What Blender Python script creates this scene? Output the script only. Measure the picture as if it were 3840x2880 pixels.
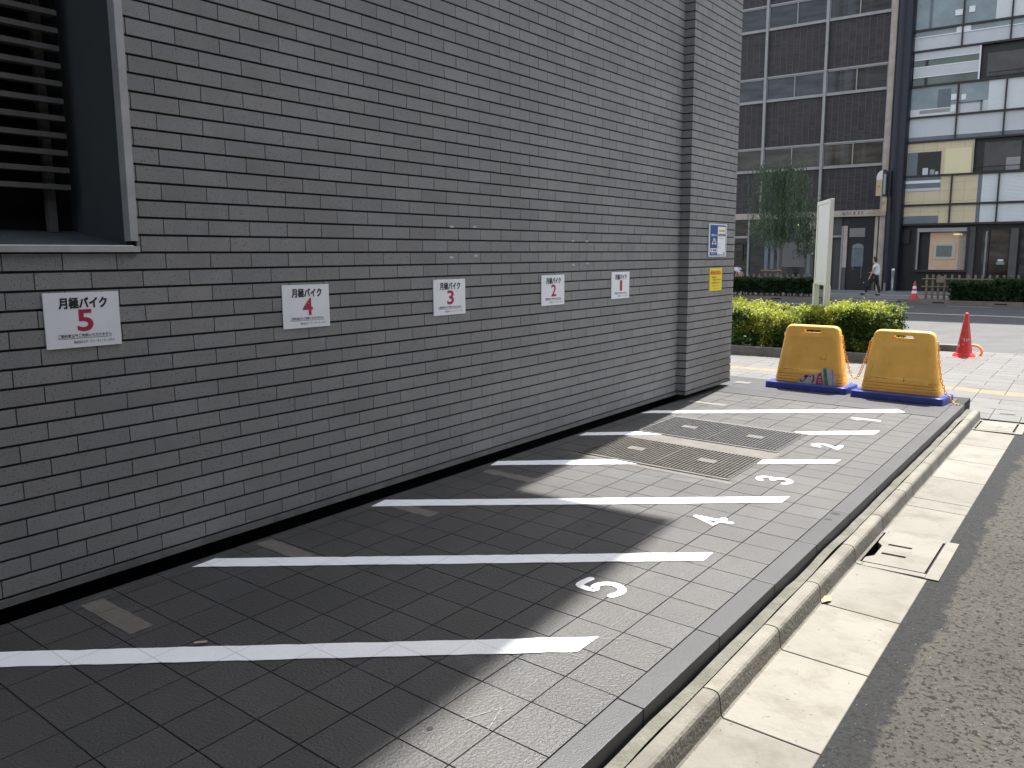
import bpy, bmesh, math, random
from mathutils import Vector, Matrix, noise as mnoise
R = math.radians
random.seed(7)
for o in list(bpy.data.objects):
    bpy.data.objects.remove(o)
sc = bpy.context.scene
COL = sc.collection

# ------------------------------------------------------------------ camera
EYE = 1.7
PITCH, ROLL, YAW = R(8.792), R(0.2916), R(35.971)
cam_d = bpy.data.cameras.new('camera')
cam_d.sensor_width = 36.0
cam_d.lens = 3143.2 / 3840 * 36
cam_d.clip_start = 0.05
cam_d.clip_end = 2000
cam = bpy.data.objects.new('camera', cam_d)
COL.objects.link(cam)
fwd_h = Vector((-math.sin(YAW), math.cos(YAW), 0))
rt = Vector((math.cos(YAW), math.sin(YAW), 0))
up = Vector((0, 0, 1))
fwd = fwd_h * math.cos(PITCH) - up * math.sin(PITCH)
upc = up * math.cos(PITCH) + fwd_h * math.sin(PITCH)
rr = rt * math.cos(ROLL) - upc * math.sin(ROLL)
uu = rt * math.sin(ROLL) + upc * math.cos(ROLL)
M = Matrix.Identity(4)
for i in range(3):
    M[i][0] = rr[i]; M[i][1] = uu[i]; M[i][2] = -fwd[i]
M[2][3] = EYE
cam.matrix_world = M
sc.camera = cam

# ------------------------------------------------------------------ light
SUN_EL = R(66)
SUN_AZ = math.atan(0.109)          # sun stands beyond the street, a little behind the wall
w = bpy.data.worlds.new('World'); sc.world = w; w.use_nodes = True
nt = w.node_tree; nt.nodes.clear()
sky = nt.nodes.new('ShaderNodeTexSky'); sky.sky_type = 'NISHITA'; sky.sun_disc = False
sky.sun_elevation = SUN_EL; sky.sun_rotation = -SUN_AZ; sky.air_density = 1.0; sky.dust_density = 2.5; sky.ozone_density = 1.0
bg = nt.nodes.new('ShaderNodeBackground'); bg.inputs['Strength'].default_value = 0.128
wo = nt.nodes.new('ShaderNodeOutputWorld')
hs = nt.nodes.new('ShaderNodeHueSaturation'); hs.inputs['Saturation'].default_value = 0.5
nt.links.new(sky.outputs[0], hs.inputs['Color']); nt.links.new(hs.outputs[0], bg.inputs[0]); nt.links.new(bg.outputs[0], wo.inputs[0])
sd = bpy.data.lights.new('sun', 'SUN'); sd.energy = 4.6; sd.angle = R(0.55); sd.color = (1, 0.965, 0.915)
sun = bpy.data.objects.new('sun', sd); COL.objects.link(sun)
sdir = Vector((-math.sin(SUN_AZ) * math.cos(SUN_EL), math.cos(SUN_AZ) * math.cos(SUN_EL), math.sin(SUN_EL)))
sun.rotation_euler = sdir.to_track_quat('Z', 'Y').to_euler()
sun.location = (0, 20, 30)
sc.view_settings.view_transform = 'Standard'
sc.view_settings.look = 'None'
sc.view_settings.gamma = 1
sc.view_settings.exposure = 1.60

# ------------------------------------------------------------------ materials
def mat(name, col, rough=0.7, var=0.0, vs=3.0, bump=0.0, bs=60.0, metal=0.0, spec=0.5, tint=False, spots=None,
        col2=None, trans=0.0, emit=None, speck=None, coat=0.0, streak=False, scuff=None, band=False):
    m = bpy.data.materials.new(name); m.use_nodes = True
    t = m.node_tree; n = t.nodes; L = t.links
    b = n['Principled BSDF']
    b.inputs['Roughness'].default_value = rough
    b.inputs['Metallic'].default_value = metal
    b.inputs['Specular IOR Level'].default_value = spec
    b.inputs['Base Color'].default_value = (*col, 1)
    if coat: b.inputs['Coat Weight'].default_value = coat
    if trans: b.inputs['Transmission Weight'].default_value = trans
    if emit:
        b.inputs['Emission Color'].default_value = (*emit[0], 1); b.inputs['Emission Strength'].default_value = emit[1]
    tc = n.new('ShaderNodeTexCoord')
    mp = n.new('ShaderNodeMapping'); L.new(tc.outputs['Object'], mp.inputs['Vector'])
    if band: mp.inputs['Scale'].default_value = (0.55, 1, 2.6)  # stretched noise paints wavy reflections into the window glass colour
    if streak: mp.inputs['Scale'].default_value = (1, 1, 0.12)
    out = None
    def mixc(a, bcol, fac, mode='MIX'):
        x = n.new('ShaderNodeMix'); x.data_type = 'RGBA'; x.blend_type = mode
        if isinstance(a, tuple): x.inputs[6].default_value = (*a, 1)
        else: L.new(a, x.inputs[6])
        if isinstance(bcol, tuple): x.inputs[7].default_value = (*bcol, 1)
        else: L.new(bcol, x.inputs[7])
        if isinstance(fac, float): x.inputs[0].default_value = fac
        else: L.new(fac, x.inputs[0])
        return x.outputs[2]
    def nz(scale, detail=5, rgh=0.6):
        x = n.new('ShaderNodeTexNoise'); x.inputs['Scale'].default_value = scale
        x.inputs['Detail'].default_value = detail; x.inputs['Roughness'].default_value = rgh
        L.new(mp.outputs[0], x.inputs['Vector']); return x.outputs['Fac']
    def ramp(src, a, b2):
        x = n.new('ShaderNodeMapRange'); x.inputs['From Min'].default_value = a; x.inputs['From Max'].default_value = b2
        L.new(src, x.inputs['Value']); return x.outputs['Result']
    cur = col
    if var:
        c2 = col2 if col2 else tuple(c * (1 - var) for c in col)
        cur = mixc(col, c2, ramp(nz(vs), 0.35, 0.65))
    if speck:   # (colour, scale, threshold, amount)
        cur = mixc(cur, speck[0], ramp(nz(speck[1], 2, 0.5), speck[2], speck[2] + 0.06))
    if spots:   # (colour, scale, lo, hi)
        cur = mixc(cur, spots[0], ramp(nz(spots[1], 6, 0.65), spots[2], spots[3]))
    if scuff:   # pale rubbed streaks
        m2 = n.new('ShaderNodeMapping'); L.new(tc.outputs['Object'], m2.inputs['Vector']); m2.inputs['Scale'].default_value = (1.1, 3.2, 1); m2.inputs['Rotation'].default_value = (0, 0, 0.5)
        x = n.new('ShaderNodeTexNoise'); x.inputs['Scale'].default_value = scuff[1]; x.inputs['Detail'].default_value = 9; x.inputs['Roughness'].default_value = 0.72; L.new(m2.outputs[0], x.inputs['Vector'])
        cur = mixc(cur, scuff[0], ramp(x.outputs['Fac'], scuff[2], scuff[3]))
    if tint:
        a = n.new('ShaderNodeAttribute'); a.attribute_name = 'tint'
        if isinstance(cur, tuple): cur = mixc(cur, a.outputs['Color'], 1.0, 'MULTIPLY')
        else: cur = mixc(cur, a.outputs['Color'], 1.0, 'MULTIPLY')
    if not isinstance(cur, tuple): L.new(cur, b.inputs['Base Color'])
    if bump:
        bp = n.new('ShaderNodeBump'); bp.inputs['Strength'].default_value = min(1, bump); bp.inputs['Distance'].default_value = 0.01
        L.new(nz(bs, 4, 0.6), bp.inputs['Height']); L.new(bp.outputs[0], b.inputs['Normal'])
    m.diffuse_color = (*col, 1)
    return m

def leafmat(name, col, trl=0.35):
    m = bpy.data.materials.new(name); m.use_nodes = True
    t = m.node_tree; n = t.nodes; L = t.links
    b = n['Principled BSDF']; b.inputs['Roughness'].default_value = 0.55; b.inputs['Specular IOR Level'].default_value = 0.3
    a = n.new('ShaderNodeAttribute'); a.attribute_name = 'tint'
    x = n.new('ShaderNodeMix'); x.data_type = 'RGBA'; x.blend_type = 'MULTIPLY'; x.inputs[0].default_value = 1
    x.inputs[6].default_value = (*col, 1); L.new(a.outputs['Color'], x.inputs[7])
    L.new(x.outputs[2], b.inputs['Base Color'])
    tr = n.new('ShaderNodeBsdfTranslucent'); L.new(x.outputs[2], tr.inputs[0])
    ms = n.new('ShaderNodeMixShader'); ms.inputs[0].default_value = trl
    L.new(b.outputs[0], ms.inputs[1]); L.new(tr.outputs[0], ms.inputs[2])
    L.new(ms.outputs[0], n['Material Output'].inputs[0])
    return m

MT = {}
MT['brick'] = mat('wall tile', (0.250, 0.246, 0.236), 0.62, 0.16, 1.1, 0.5, 160, tint=True, speck=((0.06, 0.06, 0.057), 130, 0.64, 1), spots=((0.205, 0.202, 0.195), 3.5, 0.5, 0.7))
MT['mortar'] = mat('dark mortar', (0.022, 0.0215, 0.021), 0.9)
MT['strip'] = mat('base strip stone', (0.17, 0.165, 0.155), 0.7, 0.3, 8, 0.4, 80, spots=((0.28, 0.27, 0.25), 14, 0.62, 0.75))
MT['trim'] = mat('window trim metal', (0.42, 0.42, 0.41), 0.45, 0.2, 6, 0.1, 60, metal=0.1)
MT['jamb'] = mat('dark painted metal', (0.060, 0.072, 0.075), 0.5, 0.1, 10, 0.1, 200)
MT['slat'] = mat('grey slat metal', (0.14, 0.135, 0.122), 0.5, 0.25, 12, 0.2, 90)
MT['tile'] = mat('charcoal paving tile', (0.056, 0.0556, 0.0545), 0.43, 0.2, 1.3, 0.8, 75, tint=True, scuff=((0.12, 0.122, 0.125), 1.1, 0.60, 0.82),
                 speck=((0.10, 0.098, 0.094), 190, 0.62, 1), spots=((0.095, 0.09, 0.082), 2.2, 0.60, 0.85))
MT['joint'] = mat('tile joint', (0.028, 0.028, 0.028), 0.95, 0.4, 8)
MT['border'] = mat('smooth paving border', (0.044, 0.046, 0.049), 0.45, 0.12, 4, 0.25, 130, tint=True, spots=((0.030, 0.032, 0.034), 5, 0.64, 0.72))
MT['sand'] = mat('worn beige tile', (0.135, 0.126, 0.108), 0.7, 0.2, 9, 0.4, 70)
MT['paint'] = mat('white road paint', (0.88, 0.89, 0.90), 0.45, 0.04, 6, 0.25, 90, spots=((0.74, 0.74, 0.74), 14, 0.66, 0.8))
MT['scrib'] = mat('chalk line', (0.20, 0.20, 0.20), 0.9)
MT['conc'] = mat('cream concrete', (0.168, 0.159, 0.136), 0.85, 0.16, 1.7, 0.3, 50, tint=True, spots=((0.105, 0.096, 0.076), 4, 0.50, 0.74), speck=((0.05, 0.045, 0.04), 38, 0.70, 1), scuff=((0.095, 0.086, 0.066), 1.8, 0.58, 0.80))
MT['kerb'] = mat('kerb concrete', (0.175, 0.164, 0.138), 0.85, 0.3, 3.5, 0.6, 45, tint=True, spots=((0.10, 0.09, 0.07), 5, 0.52, 0.74))
MT['dirt'] = mat('mossy mortar strip', (0.118, 0.114, 0.095), 0.95, 0.45, 7, 1.0, 40, col2=(0.075, 0.075, 0.06), spots=((0.17, 0.16, 0.14), 18, 0.62, 0.75))
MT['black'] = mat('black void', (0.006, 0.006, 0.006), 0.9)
MT['walk'] = mat('pale sidewalk block', (0.098, 0.097, 0.094), 0.8, 0.12, 2, 0.4, 60, tint=True, spots=((0.086, 0.085, 0.082), 3, 0.6, 0.8))
MT['tactile'] = mat('yellow tactile block', (0.15, 0.12, 0.07), 0.75, 0.2, 5, tint=False)
MT['galv'] = mat('galvanised grate', (0.155, 0.155, 0.158), 0.42, 0.35, 10, 0.2, 100, metal=0.5, spots=((0.22, 0.17, 0.12), 6, 0.60, 0.8))
MT['galv2'] = mat('brownish grate', (0.125, 0.115, 0.102), 0.5, 0.35, 10, 0.2, 100, metal=0.4, spots=((0.2, 0.15, 0.10), 6, 0.55, 0.8))
MT['pad'] = mat('grate plate', (0.10, 0.096, 0.087), 0.75, 0.35, 14, 0.2, 80)
MT['yplast'] = mat('yellow plastic', (0.95, 0.52, 0.10), 0.40, 0.14, 4, 0.12, 40, spots=((0.50, 0.28, 0.06), 7, 0.62, 0.80), speck=((0.2, 0.1, 0.03), 22, 0.755, 1))
MT['ydirt'] = mat('grimy groove', (0.30, 0.14, 0.03), 0.8, 0.5, 20)
MT['bplast'] = mat('blue plastic', (0.040, 0.062, 0.29), 0.38, 0.2, 7, 0.1, 40, spots=((0.12, 0.13, 0.36), 11, 0.62, 0.8))
MT['chain'] = mat('orange plastic chain', (0.72, 0.36, 0.05), 0.4)
MT['red'] = mat('red cone plastic', (0.62, 0.028, 0.03), 0.35, 0.25, 6, 0.1, 50, col2=(0.5, 0.05, 0.045))
MT['redb'] = mat('red cone foot', (0.66, 0.10, 0.09), 0.5, 0.2, 7)
MT['orange'] = mat('orange rubber', (0.75, 0.26, 0.05), 0.5, 0.2, 8)
MT['white'] = mat('white print', (0.80, 0.81, 0.81), 0.45, 0.04, 9)
MT['ink'] = mat('black print', (0.015, 0.015, 0.017), 0.5)
MT['rink'] = mat('crimson print', (0.40, 0.012, 0.045), 0.5)
MT['signblue'] = mat('navy print', (0.02, 0.075, 0.24), 0.4)
MT['signyel'] = mat('yellow print', (0.80, 0.62, 0.03), 0.45)
MT['redink'] = mat('red print', (0.6, 0.02, 0.02), 0.5)
MT['green'] = mat('green print', (0.22, 0.36, 0.22), 0.5)
MT['palew'] = mat('scuffed white print', (0.52, 0.51, 0.49), 0.6, 0.2, 20)
MT['srink'] = mat('faded crimson print', (0.42, 0.03, 0.07), 0.6, 0.2, 30)
MT['sgreen'] = mat('faded green print', (0.16, 0.30, 0.17), 0.6, 0.2, 30)
MT['totem'] = mat('cream painted steel', (0.56, 0.56, 0.50), 0.4, 0.06, 2, streak=True)
MT['totemf'] = mat('pale grey panel', (0.60, 0.61, 0.59), 0.5, 0.05, 2)
MT['leaf'] = leafmat('hedge leaf', (1, 1, 1))
MT['wleaf'] = leafmat('willow leaf', (1, 1, 1), 0.3)
MT['bark'] = mat('bark', (0.16, 0.14, 0.115), 0.9, 0.4, 12, 0.8, 30)
MT['stem'] = mat('hedge stem', (0.06, 0.045, 0.03), 0.9)
MT['soil'] = mat('planter soil', (0.05, 0.04, 0.03), 0.95, 0.4, 9, 0.8, 25)
MT['kerbd'] = mat('weathered granite kerb', (0.17, 0.165, 0.155), 0.8, 0.35, 5, 0.5, 60, spots=((0.09, 0.085, 0.08), 6, 0.55, 0.7))
MT['bamboo'] = mat('bamboo', (0.23, 0.19, 0.115), 0.6, 0.3, 14)
MT['fwalk'] = mat('far sidewalk', (0.20, 0.195, 0.19), 0.8, 0.2, 1.5)
MT['kerbl'] = mat('far kerb', (0.20, 0.165, 0.135), 0.8, 0.25, 3)
MT['brown'] = mat('brown facade tile', (0.05, 0.043, 0.046), 0.55, 0.15, 1.2, tint=True)
MT['browng'] = mat('facade tile joint', (0.10, 0.094, 0.098), 0.8)
MT['alu'] = mat('aluminium frame', (0.33, 0.33, 0.325), 0.5, 0.15, 2, metal=0.2)
MT['beige'] = mat('beige stone', (0.50, 0.43, 0.36), 0.7, 0.25, 2.2, spots=((0.36, 0.33, 0.30), 3, 0.58, 0.75))
MT['glassd'] = mat('dark window glass', (0.055, 0.060, 0.062), 0.08, 0.5, 1.0, spec=0.45, col2=(0.012, 0.013, 0.015), band=True)  # lighter bands are reflections put into the colour
MT['glassw'] = mat('warm window glass', (0.075, 0.062, 0.050), 0.1, 0.6, 1.3, spec=0.4, col2=(0.014, 0.013, 0.012), band=True)
MT['black2'] = mat('black cladding', (0.022, 0.022, 0.024), 0.4, 0.3, 3)
MT['blackm'] = mat('black column metal', (0.018, 0.019, 0.030), 0.32, 0.1, 3, metal=0.4)
MT['mull'] = mat('black mullion', (0.02, 0.021, 0.024), 0.45)
MT['cream'] = mat('cream painted reflection', (0.66, 0.56, 0.36), 0.5, 0.06, 2)  # painted reflection: a sunlit facade mirrored in the glass, as plain colour
MT['cream2'] = mat('bright cream painted reflection', (0.76, 0.68, 0.42), 0.5, 0.03, 2)  # brighter part of the same painted reflection
MT['lgrey'] = mat('pale grey glass panel', (0.56, 0.59, 0.60), 0.3, 0.08, 1.0)
MT['ribw'] = mat('ribbed white panel', (0.70, 0.73, 0.72), 0.5, 0.04, 1)
MT['pblue'] = mat('blue grey glass', (0.27, 0.345, 0.375), 0.12, 0.3, 0.8, spec=0.8)
MT['pgreen'] = mat('green grey glass', (0.13, 0.18, 0.165), 0.12, 0.35, 1.0, spec=0.8)
MT['pslate'] = mat('slate glass', (0.12, 0.155, 0.19), 0.15, 0.2, 1.5, spec=0.8)
MT['ltrim'] = mat('white trim', (0.75, 0.77, 0.77), 0.5)
MT['dgrey'] = mat('dark grey blind', (0.09, 0.088, 0.083), 0.5, 0.25, 2)
MT['gal'] = mat('gallery wall', (0.42, 0.33, 0.25), 0.6, 0.2, 1.5, emit=((0.9, 0.55, 0.32), 0.05))
MT['galt'] = mat('gallery lettering', (0.7, 0.55, 0.3), 0.5, emit=((1, 0.8, 0.45), 0.35))
MT['art'] = mat('pale print', (0.17, 0.21, 0.17), 0.5, 0.2, 4)
MT['artf'] = mat('cream mount', (0.52, 0.50, 0.40), 0.5)
MT['blind'] = mat('venetian blind', (0.22, 0.215, 0.205), 0.6)
MT['lampy'] = mat('warm lamp glass', (0.9, 0.7, 0.2), 0.5, emit=((1, 0.72, 0.2), 3))
MT['skin'] = mat('skin', (0.50, 0.31, 0.23), 0.55)
MT['hair'] = mat('dark hair', (0.018, 0.014, 0.012), 0.5)
MT['shirt'] = mat('white shirt cloth', (0.72, 0.72, 0.72), 0.85, 0.12, 9, 0.4, 14)
MT['trou'] = mat('black trousers cloth', (0.022, 0.022, 0.028), 0.85)
MT['vest'] = mat('navy waistcoat', (0.018, 0.02, 0.035), 0.8)
MT['shoe'] = mat('black shoe leather', (0.015, 0.015, 0.017), 0.4)
MT['steel'] = mat('brushed steel', (0.30, 0.32, 0.31), 0.35, 0.15, 6, metal=0.6)
MT['chrome'] = mat('polished sign shell', (0.62, 0.62, 0.62), 0.2, metal=0.7)
MT['gold'] = mat('tan sign face', (0.50, 0.38, 0.22), 0.4)
MT['wood'] = mat('weathered wood', (0.26, 0.20, 0.15), 0.8, 0.3, 9)
MT['leafd'] = mat('dry leaf', (0.52, 0.36, 0.16), 0.7, 0.4, 60)
MT['butt'] = mat('cigarette paper', (0.6, 0.52, 0.36), 0.8)
MT['lroad'] = mat('road paint', (0.62, 0.62, 0.62), 0.6, 0.25, 3)
MT['shade_block'] = mat('unseen block dark grey', (0.05, 0.049, 0.047), 0.8, 0.2, 1)  # dark colour of the unseen block added beside the alley
MT['ground'] = mat('city ground', (0.10, 0.10, 0.098), 0.9, 0.2, 0.2)

def paint_joints(m):
    t = m.node_tree; n = t.nodes; L = t.links; b = n['Principled BSDF']
    tc = n.new('ShaderNodeTexCoord'); sp = n.new('ShaderNodeSeparateXYZ'); L.new(tc.outputs['Object'], sp.inputs[0])
    def M_(op, a, c=None, d=None):
        x = n.new('ShaderNodeMath'); x.operation = op
        for i, v in enumerate((a, c, d)):
            if v is None: continue
            if isinstance(v, (int, float)): x.inputs[i].default_value = v
            else: L.new(v, x.inputs[i])
        return x.outputs[0]
    X, Y = sp.outputs[0], sp.outputs[1]
    def near(v, wid): # 1 close to an integer
        return M_('LESS_THAN', M_('ABSOLUTE', M_('SUBTRACT', v, M_('ROUND', v))), wid)
    cx = M_('DIVIDE', M_('ADD', X, 1.45), 0.2535)
    u = M_('ADD', X, 1.70)
    ry = M_('DIVIDE', M_('SUBTRACT', M_('ADD', Y, M_('ADD', M_('MULTIPLY', u, 0.045), M_('MULTIPLY', M_('MULTIPLY', u, 0.0075), Y))), 2.218), 0.2448)
    j = M_('MAXIMUM', near(cx, .009), near(ry, .010))
    nz = n.new('ShaderNodeTexNoise'); nz.inputs['Scale'].default_value = 5; nz.inputs['Detail'].default_value = 6; L.new(tc.outputs['Object'], nz.inputs['Vector'])
    k = M_('MULTIPLY', j, M_('MULTIPLY', nz.outputs['Fac'], 0.75))
    src = b.inputs['Base Color'].links[0].from_socket
    x = n.new('ShaderNodeMix'); x.data_type = 'RGBA'; L.new(k, x.inputs[0]); L.new(src, x.inputs[6]); x.inputs[7].default_value = (.25, .25, .26, 1)
    L.new(x.outputs[2], b.inputs['Base Color'])
paint_joints(MT['paint'])
# asphalt materials
def asphalt(name, old, new, patch):
    m = bpy.data.materials.new(name); m.use_nodes = True
    t = m.node_tree; n = t.nodes; L = t.links; b = n['Principled BSDF']
    b.inputs['Roughness'].default_value = 0.85; b.inputs['Specular IOR Level'].default_value = 0.25
    tc = n.new('ShaderNodeTexCoord')
    def N(s, d=4, r=0.6):
        x = n.new('ShaderNodeTexNoise'); x.inputs['Scale'].default_value = s; x.inputs['Detail'].default_value = d
        x.inputs['Roughness'].default_value = r; L.new(tc.outputs['Object'], x.inputs['Vector']); return x.outputs['Fac']
    def mr(s, a, c, lo=0.0, hi=1.0):
        x = n.new('ShaderNodeMapRange'); x.inputs[1].default_value = a; x.inputs[2].default_value = c
        x.inputs[3].default_value = lo; x.inputs[4].default_value = hi; L.new(s, x.inputs[0]); return x.outputs[0]
    def mx(a, c, f, mode='MIX'):
        x = n.new('ShaderNodeMix'); x.data_type = 'RGBA'; x.blend_type = mode
        for i, v in ((6, a), (7, c)):
            if isinstance(v, tuple): x.inputs[i].default_value = (*v, 1)
            else: L.new(v, x.inputs[i])
        L.new(f, x.inputs[0]); return x.outputs[2]
    cur = mx(old, tuple(c * 0.82 for c in old), mr(N(1.6), 0.35, 0.65))
    vo = n.new('ShaderNodeTexVoronoi'); vo.inputs['Scale'].default_value = 95; L.new(tc.outputs['Object'], vo.inputs['Vector'])
    if patch:
        sep = n.new('ShaderNodeSeparateXYZ'); L.new(tc.outputs['Object'], sep.inputs[0])
        ns = n.new('ShaderNodeMath'); ns.operation = 'MULTIPLY_ADD'; L.new(N(3.0, 6, 0.7), ns.inputs[0]); ns.inputs[1].default_value = 0.30
        L.new(sep.outputs[0], ns.inputs[2])
        cur = mx(new, cur, mr(ns.outputs[0], -0.485, -0.455))
        cur = mx(cur, (0.008, 0.0075, 0.007), mr(N(48, 3, 0.6), 0.56, 0.59))
        cur = mx(cur, (0.2, 0.19, 0.17), mr(N(85, 2, 0.5), 0.71, 0.75))
    cv = mx(tuple([0.72] * 3), tuple([1.25] * 3), vo.outputs['Color'])
    x = n.new('ShaderNodeMix'); x.data_type = 'RGBA'; x.blend_type = 'MULTIPLY'; x.inputs[0].default_value = 1
    L.new(cur, x.inputs[6]); L.new(cv, x.inputs[7]); L.new(x.outputs[2], b.inputs['Base Color'])
    bp = n.new('ShaderNodeBump'); bp.inputs['Strength'].default_value = 0.9 if patch else 0.3; bp.inputs['Distance'].default_value = 0.012
    L.new(N(48, 3, 0.6), bp.inputs['Height']); L.new(bp.outputs[0], b.inputs['Normal'])
    return m
MT['asph'] = asphalt('alley asphalt', (0.050, 0.0465, 0.0395), (0.0150, 0.0157, 0.0168), True)
MT['road'] = asphalt('street asphalt', (0.092, 0.092, 0.091), (0.1, 0.1, 0.1), False)

# ------------------------------------------------------------------ mesh helpers
ORG = {}
class MB:
    def __init__(s): s.v = []; s.f = []; s.m = []; s.t = []
    def face(s, pts, m=0, t=1.0):
        b = len(s.v); s.v += [tuple(p) for p in pts]; s.f.append(tuple(range(b, b + len(pts)))); s.m.append(m); s.t.append(t)
    def hexa(s, P, m=0, t=1.0, skip=()):
        # P: 8 points bottom 0-3 ccw, top 4-7
        b = len(s.v); s.v += [tuple(p) for p in P]
        F = {'b': (3, 2, 1, 0), 't': (4, 5, 6, 7), 'f': (0, 1, 5, 4), 'r': (1, 2, 6, 5), 'k': (2, 3, 7, 6), 'l': (3, 0, 4, 7)}
        for k, q in F.items():
            if k in skip: continue
            s.f.append(tuple(b + i for i in q)); s.m.append(m); s.t.append(t)
    def box(s, x0, x1, y0, y1, z0, z1, m=0, t=1.0, skip=()):
        s.hexa([(x0, y0, z0), (x1, y0, z0), (x1, y1, z0), (x0, y1, z0), (x0, y0, z1), (x1, y0, z1), (x1, y1, z1), (x0, y1, z1)], m, t, skip)
        return s
    def tube(s, pts, rads, n=8, m=0, t=1.0, cap=True):
        rings = []
        for i, p in enumerate(pts):
            p = Vector(p)
            d = (Vector(pts[min(i + 1, len(pts) - 1)]) - Vector(pts[max(i - 1, 0)])).normalized()
            a = d.orthogonal().normalized() if i == 0 else (prev - d * prev.dot(d)).normalized()
            prev = a; c = d.cross(a)
            b = len(s.v); r = rads[i] if hasattr(rads, '__len__') else rads
            for k in range(n):
                q = p + (a * math.cos(2 * math.pi * k / n) + c * math.sin(2 * math.pi * k / n)) * r
                s.v.append(tuple(q))
            rings.append(b)
        for i in range(len(rings) - 1):
            for k in range(n):
                a0, b0 = rings[i], rings[i + 1]; k2 = (k + 1) % n
                s.f.append((a0 + k, a0 + k2, b0 + k2, b0 + k)); s.m.append(m); s.t.append(t)
        if cap:
            s.f.append(tuple(rings[0] + k for k in reversed(range(n)))); s.m.append(m); s.t.append(t)
            s.f.append(tuple(rings[-1] + k for k in range(n))); s.m.append(m); s.t.append(t)
        return s
    def lathe(s, prof, c, n=24, m=0, t=1.0, mfun=None):
        rings = []
        for r, z in prof:
            b = len(s.v); rings.append(b)
            for k in range(n):
                s.v.append((c[0] + r * math.cos(2 * math.pi * k / n), c[1] + r * math.sin(2 * math.pi * k / n), c[2] + z))
        for i in range(len(rings) - 1):
            for k in range(n):
                k2 = (k + 1) % n
                s.f.append((rings[i] + k, rings[i] + k2, rings[i + 1] + k2, rings[i + 1] + k)); s.m.append(mfun(i) if mfun else m); s.t.append(t)
        s.f.append(tuple(rings[-1] + k for k in range(n))); s.m.append(m); s.t.append(t)
        return s
    def build(s, name, mats, parent=None, smooth=False, world=False, bevel=0, angle=40):
        me = bpy.data.meshes.new(name)
        if parent is not None: o0 = ORG[parent.name]
        elif world: o0 = Vector((0, 0, 0))
        else:
            xs = [v[0] for v in s.v]; ys = [v[1] for v in s.v]; zs = [v[2] for v in s.v]
            o0 = Vector(((min(xs) + max(xs)) / 2, (min(ys) + max(ys)) / 2, min(zs)))
        me.from_pydata([tuple(Vector(v) - o0) for v in s.v], [], s.f)
        if not isinstance(mats, (list, tuple)): mats = [mats]
        for mm in mats: me.materials.append(MT[mm] if isinstance(mm, str) else mm)
        me.polygons.foreach_set('material_index', s.m)
        at = me.color_attributes.new('tint', 'FLOAT_COLOR', 'CORNER')
        buf = []
        for p, t in zip(me.polygons, s.t):
            c = (t, t, t, 1) if not isinstance(t, tuple) else (*t, 1)
            buf += list(c) * p.loop_total
        at.data.foreach_set('color', buf)
        me.update()
        if smooth:
            me.polygons.foreach_set('use_smooth', [True] * len(me.polygons))
            me.set_sharp_from_angle(angle=R(angle))
        o = bpy.data.objects.new(name, me); COL.objects.link(o)
        if parent is not None:
            o.parent = parent
        else: o.location = o0
        ORG[o.name] = o0
        if bevel:
            bv = o.modifiers.new('bevel', 'BEVEL'); bv.width = bevel; bv.segments = 2; bv.limit_method = 'ANGLE'
        return o
def thing(name, loc, label, cat, group=None):
    o = bpy.data.objects.new(name, None); COL.objects.link(o); o.location = loc; o.empty_display_size = 0.2
    o['label'] = label; o['category'] = cat
    if group: o['group'] = group
    ORG[o.name] = Vector(loc); return o
def tag(o, label, cat, group=None, kind=None):
    if label: o['label'] = label
    if cat: o['category'] = cat
    if group: o['group'] = group
    if kind: o['kind'] = kind
    return o
def struct(o): o['kind'] = 'structure'; return o
_tc = {}
def text_polys(s, bold=0.0):
    key = (s, bold)
    if key in _tc: return _tc[key]
    cu = bpy.data.curves.new('t', 'FONT'); cu.body = s; cu.size = 1; cu.offset = bold; cu.resolution_u = 4
    ob = bpy.data.objects.new('t', cu); COL.objects.link(ob)
    dg = bpy.context.evaluated_depsgraph_get(); dg.update()
    me = bpy.data.meshes.new_from_object(ob.evaluated_get(dg))
    vs = [(v.co.x, v.co.y) for v in me.vertices]; fs = [tuple(p.vertices) for p in me.polygons]
    bpy.data.objects.remove(ob); bpy.data.curves.remove(cu); bpy.data.meshes.remove(me)
    if vs:
        x0 = min(v[0] for v in vs); x1 = max(v[0] for v in vs); y0 = min(v[1] for v in vs); y1 = max(v[1] for v in vs)
        vs = [((a - x0) / (x1 - x0 or 1), (b - y0) / (y1 - y0 or 1)) for a, b in vs]
    _tc[key] = (vs, fs); return vs, fs
def put_text(mb, s, fn, u0, u1, v0, v1, bold=0.0, m=0):
    """lay text s into the rectangle u0..u1, v0..v1 of the surface fn(u,v)->xyz"""
    vs, fs = text_polys(s, bold)
    b = len(mb.v)
    for a, c in vs: mb.v.append(tuple(fn(u0 + a * (u1 - u0), v0 + c * (v1 - v0))))
    for f in fs: mb.f.append(tuple(b + i for i in f)); mb.m.append(m); mb.t.append(1.0)

# ================================================================== SETTING: ground
g = MB(); g.box(-400, 400, -200, 600, -1.0, -0.35); struct(g.build('ground', 'ground', world=True))

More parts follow.
